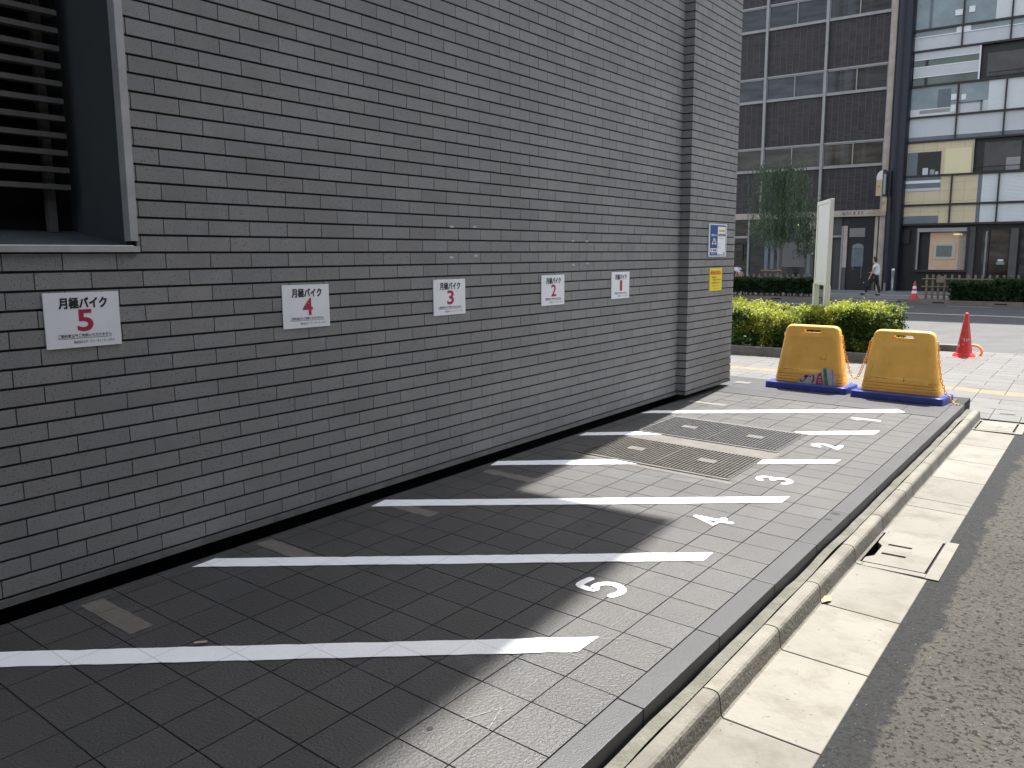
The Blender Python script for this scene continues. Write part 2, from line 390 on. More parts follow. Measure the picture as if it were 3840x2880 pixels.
# paving platform of the parking strip
XL, XR, XB = -4.62, -1.45, -1.331      # under the wall, inner edge of border, outer face
TY = 0.2448
def row_y(n, x):                        # y of the n-th cross joint at x (the rows lie slightly askew to the wall)
    c = 2.218 + n * TY
    u = x + 1.70
    return (c - 0.045 * u) / (1 + 0.0075 * u)
pv = MB()
pv.box(-4.112, XB - 0.02, -1.5, 11.1, -0.3, -0.007, m=1)
pv.box(XL, -4.112, -1.5, 9.1, -0.3, -0.10, m=2); pv.box(XL, -4.113, 9.1, 11.1, -0.3, -0.007, m=1)  # black trench floor colours in the deep shade under the wall
cols = [XR - 0.2535 * i for i in range(13)]
J = 0.0021
for i in range(len(cols) - 1):
    xa, xb = cols[i + 1] + J, cols[i] - J
    if xb < -4.11: continue
    xa = max(xa, -4.110)
    for n in range(-16, 31):
        ya0, yb0 = row_y(n, xa) + J, row_y(n, xb) + J
        ya1, yb1 = row_y(n + 1, xa) - J, row_y(n + 1, xb) - J
        lim = 9.58 - 0.118 * (xa + 1.7)
        if ya0 > lim - 0.03: continue
        ya1 = min(ya1, lim); yb1 = min(yb1, 9.58 - 0.118 * (xb + 1.7))
        t = random.uniform(0.90, 1.10); r_ = random.uniform(-0.02, 0.02)
        dz = random.uniform(-0.0006, 0.0006)
        pv.hexa([(xa, ya0, -.02), (xb, yb0, -.02), (xb, yb1, -.02), (xa, ya1, -.02), (xa + .001, ya0 + .001, dz), (xb - .001, yb0 + .001, dz), (xb - .001, yb1 - .001, dz), (xa + .001, ya1 - .001, dz)], 0, (t + r_, t, t - r_), skip=('b',))
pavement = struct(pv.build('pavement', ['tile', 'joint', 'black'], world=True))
# smooth edge stones along the kerb and along the street
bd = MB()
ys = [-1.5 + 0.0] + [2.68 - 0.735 * k for k in (5, 4, 3, 2, 1)] + [2.68, 3.42, 4.155, 4.89, 5.63, 6.37, 7.09, 7.83, 8.59, 9.34, 10.1, 10.52]
for a, b in zip(ys[:-1], ys[1:]):
    t = random.uniform(0.85, 1.12); k = -0.09 * 0.12
    bd.hexa([(XR + .002, a + .003, -.3), (XB, a + .003 + k, -.3), (XB, b - .003 + k, -.3), (XR + .002, b - .003, -.3),
             (XR + .002, a + .003, .001), (XB, a + .003 + k, .001), (XB, b - .003 + k, .001), (XR + .002, b - .003, .001)], 0, t, skip=('b',))
edge_st = bd.build('edge_stone', 'border', pavement, bevel=0.003)
bs = MB(); xx = [-4.62, -4.0, -3.28, -2.55, -1.84, XR]
def by(x, o): return 9.585 - 0.118 * (x + 1.7) + o
for a, b in zip(xx[:-1], xx[1:]):
    for o0, o1 in ((0.0, 0.37), (0.375, 1.35)):
        t = random.uniform(0.95, 1.06)
        bs.hexa([(a + .002, by(a, o0), -.3), (b - .002, by(b, o0), -.3), (b - .002, by(b, o1), -.3), (a + .002, by(a, o1), -.3),
                 (a + .002, by(a, o0), .0), (b - .002, by(b, o0), .0), (b - .002, by(b, o1), .0), (a + .002, by(a, o1), .0)], 0, t, skip=('b',))
bs.build('street_edge_stone', 'border', pavement)
sn = MB()
for (x0, x1, y) in ((-4.02, -3.52, 1.90), (-4.05, -3.62, 2.96), (-4.00, -3.55, 3.97), (-3.98, -3.5, 5.05), (-3.98, -3.52, 8.93)):
    xm = x0 + 0.16
    for a, b in ((x0, xm), (xm + .006, x1)):
        k = 0.06
        sn.face([(a, y - k * (a + 3.8), .0022), (b, y - k * (b + 3.8), .0022), (b, y + .115 - k * (b + 3.8), .0022), (a, y + .115 - k * (a + 3.8), .0022)])
sn.build('worn_tile', 'sand', pavement)

for (cx0, cy0, a_, b_) in ((-1.405, 5.56, .030, .018), (-1.415, 5.41, .026, .012), (-2.6, 4.4, .03, .02), (-1.9, 2.1, .012, .01)):
    m_ = MB(); m_.face([(cx0 + a_ * math.cos(R(30 * q)) * random.uniform(.85, 1.1), cy0 + b_ * math.sin(R(30 * q)) * 1.4, .0022) for q in range(12)])
    MT['oil'] = MT.get('oil') or mat('oil spot', (0.028, 0.029, 0.031), 0.4)
    m_.build('oil_spot', 'oil', pavement)
# painted bay lines
def strip_poly(mb, A, B_, C, D_, z=0.0045, n=46, jit=0.0035):
    """A,D_: left end top/bottom ; B_,C: right end ... ragged long edges"""
    top = []; bot = []
    for i in range(n + 1):
        t = i / n
        p = Vector(A).lerp(Vector(B_), t); q = Vector(D_).lerp(Vector(C), t)
        j = random.uniform(-1, 1) * jit * (0 if i in (0, n) else 1); j2 = random.uniform(-1, 1) * jit
        if random.random() < .10: j += random.choice((-1, 1)) * jit * 1.6
        top.append((p.x + random.uniform(-.003, .003), p.y + j, z)); bot.append((q.x + random.uniform(-.003, .003), q.y + j2, z))
    for i in range(n): mb.face([bot[i], bot[i + 1], top[i + 1], top[i]])
lines = [
    [((-4.06, 8.19), (-1.88, 9.777), (-1.778, 9.637), (-4.09, 7.985))],
    [((-4.06, 6.81), (-3.66, 7.13), (-3.42, 7.13), (-4.05, 6.65)), ((-2.44, 7.965), (-1.778, 8.475), (-1.78, 8.286), (-2.25, 7.93))],
    [((-4.08, 5.42), (-3.325, 6.02), (-3.09, 5.99), (-4.05, 5.27)), ((-2.30, 6.72), (-1.77, 7.08), (-1.777, 6.917), (-2.29, 6.545))],
    [((-4.06, 4.075), (-1.777, 5.77), (-1.775, 5.60), (-4.03, 3.91))],
    [((-4.04, 2.69), (-1.778, 4.40), (-1.766, 4.25), (-4.03, 2.535))],
    [((-4.05, 1.275), (-1.771, 3.09), (-1.773, 2.914), (-4.05, 1.095))]]
for L_ in lines:
    mb = MB()
    for q in L_: strip_poly(mb, *q)
    mb.build('bay_line', 'paint', pavement)
def flr(u, v): return (-v, u, 0.0045)      # digits read from the alley: up is towards the wall
DG = {'5': [[(.86, .97), (.24, .98), (.16, .58), (.46, .66), (.76, .57), (.88, .34), (.72, .09), (.42, .02), (.08, .09)]],
      '4': [[(.66, .0), (.70, .97)], [(.70, .97), (.10, .32), (.98, .27)]],
      '3': [[(.10, .86), (.30, .98), (.62, .98), (.80, .80), (.70, .60), (.42, .54)], [(.42, .54), (.74, .48), (.90, .26), (.66, .04), (.32, .0), (.08, .10)]],
      '2': [[(.08, .74), (.22, .95), (.52, 1.0), (.80, .86), (.78, .64), (.48, .36), (.10, .05)], [(.10, .05), (.96, .06)]],
      '1': [[(.05, .74), (.75, .98)], [(.75, .98), (.60, .0)]]}
def ribbon(mb, pts, wd_, z):
    P_ = [Vector(p) for p in pts]
    if len(P_) > 3:
        out = []
        for i in range(len(P_) - 1):
            a = P_[max(i - 1, 0)]; b = P_[i]; c = P_[i + 1]; d = P_[min(i + 2, len(P_) - 1)]
            for k in range(5):
                t = k / 5; out.append(.5 * ((2 * b) + (c - a) * t + (2 * a - 5 * b + 4 * c - d) * t * t + (3 * b - a - 3 * c + d) * t ** 3))
        out.append(P_[-1]); P_ = out
    L_, R_ = [], []
    for i, p in enumerate(P_):
        d = (P_[min(i + 1, len(P_) - 1)] - P_[max(i - 1, 0)]).normalized(); n = Vector((-d.y, d.x)) * wd_ / 2
        L_.append(p + n); R_.append(p - n)
    for i in range(len(P_) - 1): mb.face([(*R_[i], z), (*R_[i + 1], z), (*L_[i + 1], z), (*L_[i], z)])
    for c, d in ((P_[0], P_[0] - P_[1]), (P_[-1], P_[-1] - P_[-2])):
        a0 = math.atan2(d.y, d.x); mb.face([(c.x + wd_ / 2 * math.cos(a0 + R(q)), c.y + wd_ / 2 * math.sin(a0 + R(q)), z) for q in range(-90, 91, 20)])
for s, x0, x1, y0, y1 in (('5', -2.155, -1.925, 3.51, 3.68), ('4', -2.135, -1.895, 4.86, 5.03), ('3', -2.13, -1.895, 6.07, 6.23), ('2', -2.12, -1.895, 7.45, 7.61), ('1', -2.16, -1.90, 8.92, 9.02)):
    mb = MB()
    for k, st_ in enumerate(DG[s]): ribbon(mb, [(x1 - v * (x1 - x0), y0 + u * (y1 - y0)) for u, v in st_], .044, .0045 + .0003 * k)
    mb.build('bay_number', 'paint', pavement)
# chalk setting-out lines
ch = MB()
def chalk(p, q, wdt=0.004, n=30):
    p = Vector(p); q = Vector(q); d = (q - p).normalized(); nn = Vector((-d.y, d.x))
    for i in range(n):
        if random.random() < 0.12: continue
        a = p.lerp(q, i / n); b = p.lerp(q, (i + 1) / n); ww = wdt * random.uniform(.3, 1.1)
        ch.face([(*(a - nn * ww / 2), .0035), (*(b - nn * ww / 2), .0035), (*(b + nn * ww / 2), .0035), (*(a + nn * ww / 2), .0035)])
chalk((-4.05, -0.5), (-4.05, 8.3), 0.005, 120)
chalk((-1.775, 1.0), (-1.775, 9.0), 0.0018, 200)
chalk((-1.77, 2.36), (-1.72, 2.21), 0.005); chalk((-1.77, 2.36), (-1.84, 2.21), 0.005)
for (x, y) in ((-1.775, 3.0), (-1.775, 4.32), (-1.775, 5.68), (-1.775, 7.0)):
    chalk((x - .02, y - .14), (x + .02, y + .14), .004, 12); chalk((x - .02, y + .06), (x + .12, y + .15), .003, 10); chalk((x - .1, y - .12), (x + .06, y - .12), .003, 10)
ch.build('chalk_line', 'scrib', pavement)

# alley: dirt strip, kerb, gutter, asphalt
a_ = MB()
N_ = 90
for i in range(N_):
    y0 = -1.5 + i * 12.15 / N_; y1 = y0 + 12.15 / N_
    f = lambda y: -0.064 + 0.012 * mnoise.noise((y * 2.1, 3, 1))
    e = lambda y: -1.266 + 0.004 * mnoise.noise((y * 6, 9, 1)) - .004 * max(0, mnoise.noise((y * 0.9, 5, 2)) * 3)
    a_.face([(-1.318 + .006 * mnoise.noise((y0 * 5, 1, 1)), y0, f(y0)), (e(y0), y0, f(y0) - .004), (e(y1), y1, f(y1) - .004), (-1.318 + .006 * mnoise.noise((y1 * 5, 1, 1)), y1, f(y1))])
struct(a_.build('kerb_strip', 'dirt', world=True))
k_ = MB()
prof = [(-1.262, -0.25), (-1.262, -0.072), (-1.256, -0.064), (-1.24, -0.061), (-1.210, -0.062), (-1.196, -0.067), (-1.188, -0.077), (-1.185, -0.09), (-1.176, -0.160), (-1.165, -0.172)]
kj = [-1.5, -0.55, 0.17, 0.89, 1.61, 2.33, 3.06, 3.79, 4.45, 5.17, 5.90, 6.64, 6.89, 7.64, 8.385, 9.14, 9.93, 10.62]
for a, b in zip(kj[:-1], kj[1:]):
    t = random.uniform(0.82, 1.1)
    for (x0, z0), (x1, z1) in zip(prof[:-1], prof[1:]):
        k_.face([(x0, a + .0045, z0), (x1, a + .0045, z1), (x1, b - .0045, z1), (x0, b - .0045, z0)], 0, t)
    for yy, rev in ((a + .004, 0), (b - .004, 1)):
        P = [(x, yy, z) for x, z in prof] + [(-1.165, yy, -.25)]
        k_.face(P if not rev else P[::-1], 0, .8)
k_.box(-1.255, -1.19, -1.5, 10.6, -.25, -.10, m=1)
kerb = struct(k_.build('kerb', ['kerb', 'joint'], world=True, smooth=True, angle=50))
gt = MB()
XA = -0.775
def gsec(a, b, t, x1=XA):
    gt.hexa([(-1.178, a + .004, -.3), (x1, a + .004 - .02, -.3), (x1, b - .004 - .02, -.3), (-1.178, b - .004, -.3),
             (-1.178, a + .004, -.168), (x1, a + .004 - .02, -.174), (x1, b - .004 - .02, -.174), (-1.178, b - .004, -.168)], 0, t, skip=('b',))
for a, b in zip(kj[:-1], kj[1:]):
    if abs(a - 5.17) < .01 or abs(a - 9.93) < .01: continue
    gsec(a, b, random.uniform(0.84, 1.1))
gt.box(-1.18, XA, -1.5, 5.2, -.3, -.19, m=1); gt.box(-1.18, XA, 5.9, 10.6, -.3, -.19, m=1)
struct(gt.build('road_gutter', ['conc', 'joint'], world=True, bevel=.004))

def inlet(y0, y1, name, slots, label):
    t = thing(name, (-0.98, (y0 + y1) / 2, -.17), label, 'drain cover')
    f = MB()
    x1 = -0.715
    f.box(-1.176, -1.141, y0, y0 + .05, -.25, -.166); f.box(-1.176, -1.141, y1 - .06, y1, -.25, -.166); f.box(x1 - .075, x1, y0 - .015, y1 - .02, -.25, -.168)
    f.box(-1.14, x1 - .075, y0 - .01, y0 + .054, -.3, -.167); f.box(-1.14, x1 - .075, y1 - .064, y1 - .01, -.3, -.167)
    f.build('frame', 'conc', t, bevel=.003)
    L = MB()
    ya, yb = y0 + .056, y1 - .066
    if slots:
        xl, xr = -1.150, x1 - .088
        s1, s2 = y0 + .265, y0 + .455
        m0, m1 = y0 + .17, y0 + .44
        L.hexa([(xl, ya, -.2), (-1.112, ya, -.2), (-1.112, m0 + .03, -.2), (xl, m0 - .03, -.2), (xl, ya, -.164), (-1.112, ya, -.164), (-1.112, m0 + .03, -.164), (xl, m0 - .03, -.164)])
        L.hexa([(xl, m1 + .03, -.2), (-1.112, m1 - .03, -.2), (-1.112, yb, -.2), (xl, yb, -.2), (xl, m1 + .03, -.164), (-1.112, m1 - .03, -.164), (-1.112, yb, -.164), (xl, yb, -.164)])
        L.box(-1.112, -1.085, ya, yb, -.2, -.164)
        for a, c in ((ya, s1 - .016), (s1 + .016, s2 - .016), (s2 + .016, yb)): L.box(-1.085, -.945, a, c, -.2, -.164)
        L.box(-.945, xr, ya, yb, -.2, -.164)
    else:
        L.box(-1.145, x1 - .095, ya, yb, -.2, -.166)
    L.build('lid', 'conc', t)
    d = MB(); d.box(-1.16, x1 - .07, y0 + .05, y1 - .06, -.34, -.30); d.build('pit_dark', 'black', t)
    return t
t = inlet(5.17, 5.93, 'drain_inlet', True, 'concrete street drain cover with two slots and a dark mouth at the kerb')
t = inlet(9.97, 10.60, 'drain_inlet', False, 'plain concrete drain cover with a faint embossed mark, at the far end of the gutter')
for k in range(3):
    em = MB(); em.lathe([(0.028 - .006 * k, 0), (0.022, .002)], (-1.05 + .1 * k, 10.3, -.1655), 12)
    em.build('emblem', 'kerbd', t)
asp = MB(); nx, ny = 2, 2
asp.box(-0.80, 14, -6, 10.62, -.33, -.178)
struct(asp.build('alley_road', 'asph', world=True))

# sidewalk of the main street, blocks as geometry, sloping down to the alley mouth
def wz(x, y):
    z = -0.05
    f = max(0, min(1, (x + 3.2) / 1.9)); e = max(0, min(1, (13.4 - y) / 2.8))
    return z - 0.115 * f * e
sw = MB()
def blk(x0, x1, y0, y1, m=0, t=1.0, j=.003):
    c = [(x0 + j, y0 + j), (x1 - j, y0 + j), (x1 - j, y1 - j), (x0 + j, y1 - j)]
    sk = -0.10
    P = [(x, y + sk * (x + 3) * .6, -.2) for x, y in c] + [(x, y + sk * (x + 3) * .6, wz(x, y)) for x, y in c]
    sw.hexa(P, m, t, skip=('b',))
y = 10.75; r = 0
while y < 16.6:
    dy = 0.30
    if 12.15 < y < 12.45:
        x = -14
        while x < 12: blk(x, x + .3, y, y + .3, 1, 1); x += .3
        y += .3; continue
    x = -14 - (0.3 if r % 2 else 0)
    while x < 12:
        wd = 0.6 if r % 3 else 0.3
        if not (x < -1.5 and y < 11.0): blk(x, x + wd, y, y + dy, 0, random.uniform(.9, 1.08))
        x += wd
    y += dy; r += 1
gx_ = [-14, -1.45, -1.35, -1.25, -1.15, -1.05, 12]; gy_ = [10.60 + .2 * k for k in range(33)]
for xa, xb in zip(gx_[:-1], gx_[1:]):
    for ya, yb in zip(gy_[:-1], gy_[1:]):
        if xb < -1.3 and ya < 10.9: continue
        sw.face([(xa, ya, wz(xa, ya) - .02), (xb, ya, wz(xb, ya) - .02), (xb, yb, wz(xb, yb) - .02), (xa, yb, wz(xa, yb) - .02)], 2)
MT['walkj'] = mat('sidewalk joint sand', (0.05, 0.048, 0.046), 0.9)
struct(sw.build('sidewalk', ['walk', 'tactile', 'walkj'], world=True))
kb = MB()
x = -14
while x < 12:
    kb.box(x + .004, x + .596, 16.75, 16.92, -.3, -.058, t=random.uniform(.9, 1.1)); x += .6
struct(kb.build('street_kerb', 'walk', world=True))
rd = MB(); rd.box(-120, 120, 16.9, 34.2, -.3, -.2); street = struct(rd.build('street', 'road', world=True))
def rline(x0, x1, ya, yb, wd, z=-.195):
    ln = MB(); ln.face([(x0, ya, z), (x1, yb, z), (x1, yb + wd, z), (x0, ya + wd, z)])
    ln.build('lane_line', 'lroad', street)
rline(-40, -5.9, 31.0, 32.1, .13); rline(-20, 20, 29.6, 27.3, .19)
rline(-5.0, -3.6, 33.25, 33.25, .10)
fs = MB(); fs.box(-120, 120, 34.9, 42.5, -.3, -.06); fs.box(-9.9, -6.9, 34.2, 34.9, -.3, -.12)
fs.box(-60, 60, 37.55, 37.66, -.1, -.054, m=1)
struct(fs.build('far_sidewalk', ['fwalk', 'lgrey'], world=True))

# ================================================================== NEAR BUILDING
PX = -4.05                                  # pilaster face
WX = -4.165                                 # wall face
bld = thing('tiled_building', (-8, 5, 0), 'dark grey building clad in long tiles, its wall floating just above the paving', 'building')
COURSE, BL = 0.09, 0.2735
wb = MB()
gd = 0.014
def bricks(x, y0, y1, n0, n1, off0, off1, hole=None, nx=1):
    for n in range(n0, n1):
        zt = 0.093 + COURSE * n; zb = zt - COURSE + 0.0125
        off = off1 if n % 2 else off0
        y = off + math.floor((y0 - off) / BL) * BL
        while y < y1:
            a = max(y + .0028, y0); b = min(y + BL - .0028, y1)
            y += BL
            if b - a < .01: continue
            segs = [(a, b)]
            if hole and zt > hole[1] + .01:
                if b <= hole[0]: continue
                if a < hole[0]: a = hole[0]
            t = random.uniform(.91, 1.07); q = random.uniform(-.008, .018)
            dx = random.uniform(-.0006, .0006)
            wb.hexa([(x - gd, a, zb), (x + dx, a, zb), (x + dx, b, zb), (x - gd, b, zb), (x - gd, a, zt), (x + dx, a, zt), (x + dx, b, zt), (x - gd, b, zt)], 0, (t + q, t, t - q), skip=('l',))
bricks(WX, -1.5, 9.04, 1, 62, 0.1263, 0.263, hole=(2.43, 1.74))
bricks(PX, 9.04, 10.42, 1, 62, 9.10, 9.23)
# return of the pilaster and street face of the corner
for n in range(1, 62):
    zt = 0.093 + COURSE * n; zb = zt - COURSE + 0.0125; t = random.uniform(.92, 1.05)
    wb.hexa([(WX - .01, 9.04 - .002, zb), (PX, 9.04 - .002, zb), (PX, 9.06, zb), (WX, 9.06, zb), (WX - .01, 9.04 - .002, zt), (PX, 9.04 - .002, zt), (PX, 9.06, zt), (WX, 9.06, zt)], 0, t)
    x = PX - (0.0 if n % 2 else 0.137)
    xs = [PX] + [x - BL * k for k in range(1, 9)]
    for a, b in zip(xs[:-1], xs[1:]):
        if a - b < .02: continue
        t = random.uniform(.92, 1.05)
        wb.box(b + .002, a - .0018, 10.40, 10.421, zb, zt, 0, t)
# core walls behind the tiles
c_x = WX - 0.011
wb.box(-5.0, c_x, -1.5, 9.02, .062, 1.745, 1); wb.box(-5.0, c_x, 2.43, 9.02, 1.745, 12.6, 1)
wb.box(-7, PX - .011, 9.05, 10.409, .062, 12.6, 1)
# upper wall beyond the tiled courses we can see
wb.box(-4.9, WX, -1.5, 9.04, 5.62, 12.6, 0); wb.box(-6.9, PX, 9.04, 10.42, 5.62, 12.6, 0)
wall = wb.build('wall', ['brick', 'mortar'], bld)
st = MB(); st.box(-4.6, WX + .003, -1.5, 9.038, .055, .0925); st.box(-4.6, PX + .002, 9.036, 10.423, .055, .0925)
st.build('base_strip', 'strip', bld)
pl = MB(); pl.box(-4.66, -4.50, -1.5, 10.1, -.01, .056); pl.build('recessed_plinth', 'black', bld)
oh = MB(); oh.box(-20, -2.82, -20, 10.42, 12.62, 24); oh.box(-20, -5.02, -20, 10.38, .1, 12.61)
oh.build('upper_storeys', 'brick', bld)
# louvred window
wn = MB(); wn.box(WX - .04, WX + .018, 2.388, 2.43, 1.778, 4.2); wn.box(WX - .04, WX + .022, -1.5, 2.433, 1.722, 1.752)
win = wn.build('window_frame', 'trim', bld)
tr = MB(); tr.box(WX + .0, WX + .019, -1.5, 2.40, 1.752, 1.756); tr.build('sill_edge', 'ltrim', win)
jm = MB(); jm.box(-4.75, WX - .038, 2.40, 2.428, 1.755, 4.2)
jm.hexa([(-4.75, -1.5, 1.76), (WX, -1.5, 1.750), (WX, 2.40, 1.750), (-4.75, 2.40, 1.76), (-4.75, -1.5, 1.84), (WX, -1.5, 1.7525), (WX, 2.40, 1.7525), (-4.75, 2.40, 1.84)])
jm.build('reveal', 'jamb', win)
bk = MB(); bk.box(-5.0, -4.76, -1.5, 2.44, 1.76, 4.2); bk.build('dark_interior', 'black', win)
for k in range(20):
    z = 2.052 + .0885 * k
    sl = MB(); sl.box(-4.66, -4.605, -1.5, 2.335, z, z + .026); sl.build('slat', 'slat', win)
ps = MB()
for yy in (2.235, 1.2): ps.box(-4.70, -4.662, yy, yy + .045, 1.83, 4.2)
ps.build('louvre_post', 'slat', win)
for (y, z) in ((4.97, 1.91), (5.25, 1.915), (4.96, 1.68), (5.26, 1.69), (6.71, 1.82), (6.96, 1.82), (6.72, 1.60), (6.97, 1.61)):
    tp = MB(); tp.face([(WX + .002, y - .022, z - .008), (WX + .002, y + .024, z - .006), (WX + .002, y + .02, z + .006), (WX + .002, y - .018, z + .009)])
    tp.build('tape_residue', 'palew', bld)
for (y, z) in ((7.65, .34), (3.0, .11), (3.5, .12), (8.4, .40), (9.0, .5)):
    ef = MB(); ef.face([(WX + .0022, y, z), (WX + .0022, y + .03, z + .002), (WX + .0022, y + .028, z + .006), (WX + .0022, y + .002, z + .005)])
    ef.build('lime_bloom', 'palew', bld)

nb = MB(); nb.box(2.4, 16, -30, 7.5, -.3, 8.0); nbo = nb.build('unseen_shade_block', 'shade_block'); tag(nbo, 'unseen dark block added across the alley to shade the tiled wall', 'building')  # added, out of view: keeps sky light off the tiled wall
# ---- signs on the wall
def bike_sign(num, y0, z0, label, shear):
    W, H = 0.374, 0.270
    x = WX + .006
    def P(u, v, d=0.0): return (x + .002 + d, y0 + u * W, z0 + v * H - shear * u)
    m = MB(); m.hexa([P(0, 0, -.006), P(0, 0), P(1, 0), P(1, 0, -.006), P(0, 1, -.006), P(0, 1), P(1, 1), P(1, 1, -.006)])
    s = m.build('parking_sign', 'white'); tag(s, label, 'sign', 'bay signs along the tiled wall')
    f = lambda u, v: P(u, v, .0012)
    a = MB()
    for k, (du, dv) in enumerate(((-.004, -.005), (.004, .005), (.004, -.005), (-.004, .005))):
        put_text(a, '月極バイク', lambda u, v: P(u + du, v + dv, .0010 + .0002 * k), .19, .83, .71, .91, .010)
    a.build('heading', 'ink', s)
    b = MB(); wdt = {'1': .13}.get(num, .215)
    put_text(b, num, f, .52 - wdt / 2, .52 + wdt / 2, .29, .69, .022); b.build('number', 'rink', s)
    c = MB(); put_text(c, 'ご契約者以外ご利用いただけません', f, .145, .865, .185, .25, .014)
    c.face([f(.145, .165), f(.865, .165), f(.865, .172), f(.145, .172)])
    put_text(c, '株式会社エヌ・ティ・ティ・ル・パルク', f, .35, .90, .072, .128, .010)
    c.build('small_print', 'ink', s)
for num, y0, z1, sh in (('5', 1.930, 1.5270, .002), ('4', 3.342, 1.5205, .003), ('3', 4.738, 1.5160, .001), ('2', 6.180, 1.5150, .0), ('1', 7.437, 1.5185, .0)):
    bike_sign(num, y0, z1 - .270, 'white parking notice with a crimson %s on the tiled wall' % num, sh)
def wallP(x, y0, z0, W, H):
    return lambda u, v, d=0.0: (x + d, y0 + u * W, z0 + v * H)
def plate(P, m, mats, name):
    b = MB(); b.hexa([P(0, 0, -.012), P(0, 0), P(1, 0), P(1, 0, -.012), P(0, 1, -.012), P(0, 1), P(1, 1), P(1, 1, -.012)]); return b.build(name, mats)
P = wallP(PX + .016, 9.565, 1.662, .535, .388)
bs_ = plate(P, 0, 'white', 'parking_board'); tag(bs_, 'blue and white car park advertising board on the pilaster', 'sign')
def rect(mb, P, u0, u1, v0, v1, d, m=0): mb.face([P(u0, v0, d), P(u1, v0, d), P(u1, v1, d), P(u0, v1, d)], m)
b = MB(); rect(b, P, .045, .955, .03, .97, .0012); b.build('blue_field', 'signblue', bs_)
b = MB(); rect(b, P, .47, .92, .06, .92, .0024); rect(b, P, .07, .455, .13, .25, .0024); b.build('white_field', 'white', bs_)
b = MB(); rect(b, P, .52, .87, .76, .83, .0034); b.build('yellow_bar', 'signyel', bs_)
f = lambda u, v: P(u, v, .0040)
for tx, q in (('月極駐車場', (.49, .90, .62, .71, .02)), ('お問い合わせ', (.55, .82, .54, .57, .01)), ('空き情報', (.54, .85, .775, .815, .0)), ('詳しくは', (.49, .68, .38, .405, 0)),
              ('ご契約受付中', (.48, .66, .29, .315, 0)), ('利用案内', (.49, .66, .25, .27, 0)), ('駐車場', (.10, .42, .155, .225, .03))):
    b = MB(); put_text(b, tx, f, *q); b.build('text_line', 'ink', bs_)
b = MB(); rect(b, P, .80, .88, .09, .125, .0040); b.build('small_mark', 'ink', bs_)
b = MB(); put_text(b, '駐車場いろいろ', f, .10, .44, .62, .69, .02); b.build('text_line', 'white', bs_); b = MB(); put_text(b, '管理会社', f, .12, .38, .07, .10, .01); b.build('text_line', 'white', bs_); b = MB()
# car emblem, outlined
car = [(.16, .36), (.16, .44), (.20, .47), (.23, .56), (.32, .56), (.35, .47), (.39, .44), (.39, .36), (.35, .36), (.35, .39), (.20, .39), (.20, .36)]
b.face([P(u, v, .0034) for u, v in car]); b.build('emblem', 'white', bs_)
b = MB(); b.face([P(u, v, .0038) for u, v in [(.19, .405), (.19, .44), (.225, .465), (.25, .535), (.30, .535), (.325, .465), (.36, .44), (.36, .405)]]); b.build('emblem_inset', 'signblue', bs_)
b = MB(); b.face([P(.275 + .035 * math.cos(a), .47 + .035 * math.sin(a) * 1.3, .0044) for a in [k * .5236 for k in range(12)]]); rect(b, P, .26, .29, .38, .47, .0044); b.build('marker', 'signyel', bs_)
P = wallP(PX + .010, 9.632, 1.248, .378, .276)
ys_ = plate(P, 0, 'signyel', 'warning_sign'); tag(ys_, 'yellow notice against unauthorised parking, with red heading, under the blue board', 'sign')
f = lambda u, v: P(u, v, .0012)
b = MB(); put_text(b, '無断駐車禁止', f, .05, .95, .70, .88, .012); b.build('heading', 'redink', ys_)
b = MB(); put_text(b, 'ご契約者以外', f, .12, .55, .55, .63, .01); put_text(b, 'ご利用いただけません', f, .22, .90, .44, .52, .01)
put_text(b, '無断駐車は発見しだい', f, .18, .82, .32, .38, .01); put_text(b, '通報いたします', f, .25, .70, .20, .25, .0); put_text(b, '株式会社エヌ・ティ・ティ・ル・パルク', f, .35, .94, .08, .12)
b.build('small_print', 'ink', ys_)

# ================================================================== GRATES
def grate(X0, X1, ya, yb, barmat, label, sk):
    """X0..X1, front edge y at x=X0 is ya, back yb; sk = dy/dx"""
    t = thing('floor_grate', ((X0 + X1) / 2, (ya + yb) / 2, 0), label, 'floor grate', 'floor grates crossing the bays')
    Y = lambda x, y: y + sk * (x - X0)
    def q(mb, x0, x1, y0, y1, z0, z1, m=0, t_=1.0):
        mb.hexa([(x0, Y(x0, y0), z0), (x1, Y(x1, y0), z0), (x1, Y(x1, y1), z0), (x0, Y(x0, y1), z0), (x0, Y(x0, y0), z1), (x1, Y(x1, y0), z1), (x1, Y(x1, y1), z1), (x0, Y(x0, y1), z1)], m, t_, skip=('b',))
    f = MB()
    q(f, X0 - .02, X1 + .02, ya - .035, ya, .001, .0068); q(f, X0 - .02, X1 + .02, yb, yb + .035, .001, .0068)
    q(f, X1, X1 + .012, ya, yb, .001, .0062); q(f, X0 - .012, X0, ya, yb, .001, .0062)
    f.build('frame', 'pad', t)
    p = MB(); q(p, X0, X1, ya, yb, .001, .0049); p.build('pit_dark', 'black', t)  # thin black slab on the paving, painted dark in place of a shaded hole
    for h in range(2):
        xa = X0 + (X1 - X0) * h / 2 + .008; xb = X0 + (X1 - X0) * (h + 1) / 2 - .008
        b = MB(); n = 22
        for i in range(n):
            x = xa + (xb - xa) * i / (n - 1); q(b, x - .0045, x + .0045, ya + .006, yb - .006, .005, .0125)
        nc = 10
        for i in range(nc + 1):
            yy = ya + .01 + (yb - ya - .02) * i / nc; q(b, xa, xb, yy - .0028, yy + .0028, .005, .0095)
        g_ = b.build('grating', barmat, t)
        c = MB(); cx = (xa + xb) / 2; cy = (ya + yb) / 2
        q(c, cx - .075, cx + .075, cy - .05, cy + .055, .005, .0140); c.build('lifting_plate', 'pad', g_)
    return t
grate(-3.68, -2.31, 7.20, 8.00, 'galv', 'steel floor grate crossing bay line two, the farther of the pair', -0.10)
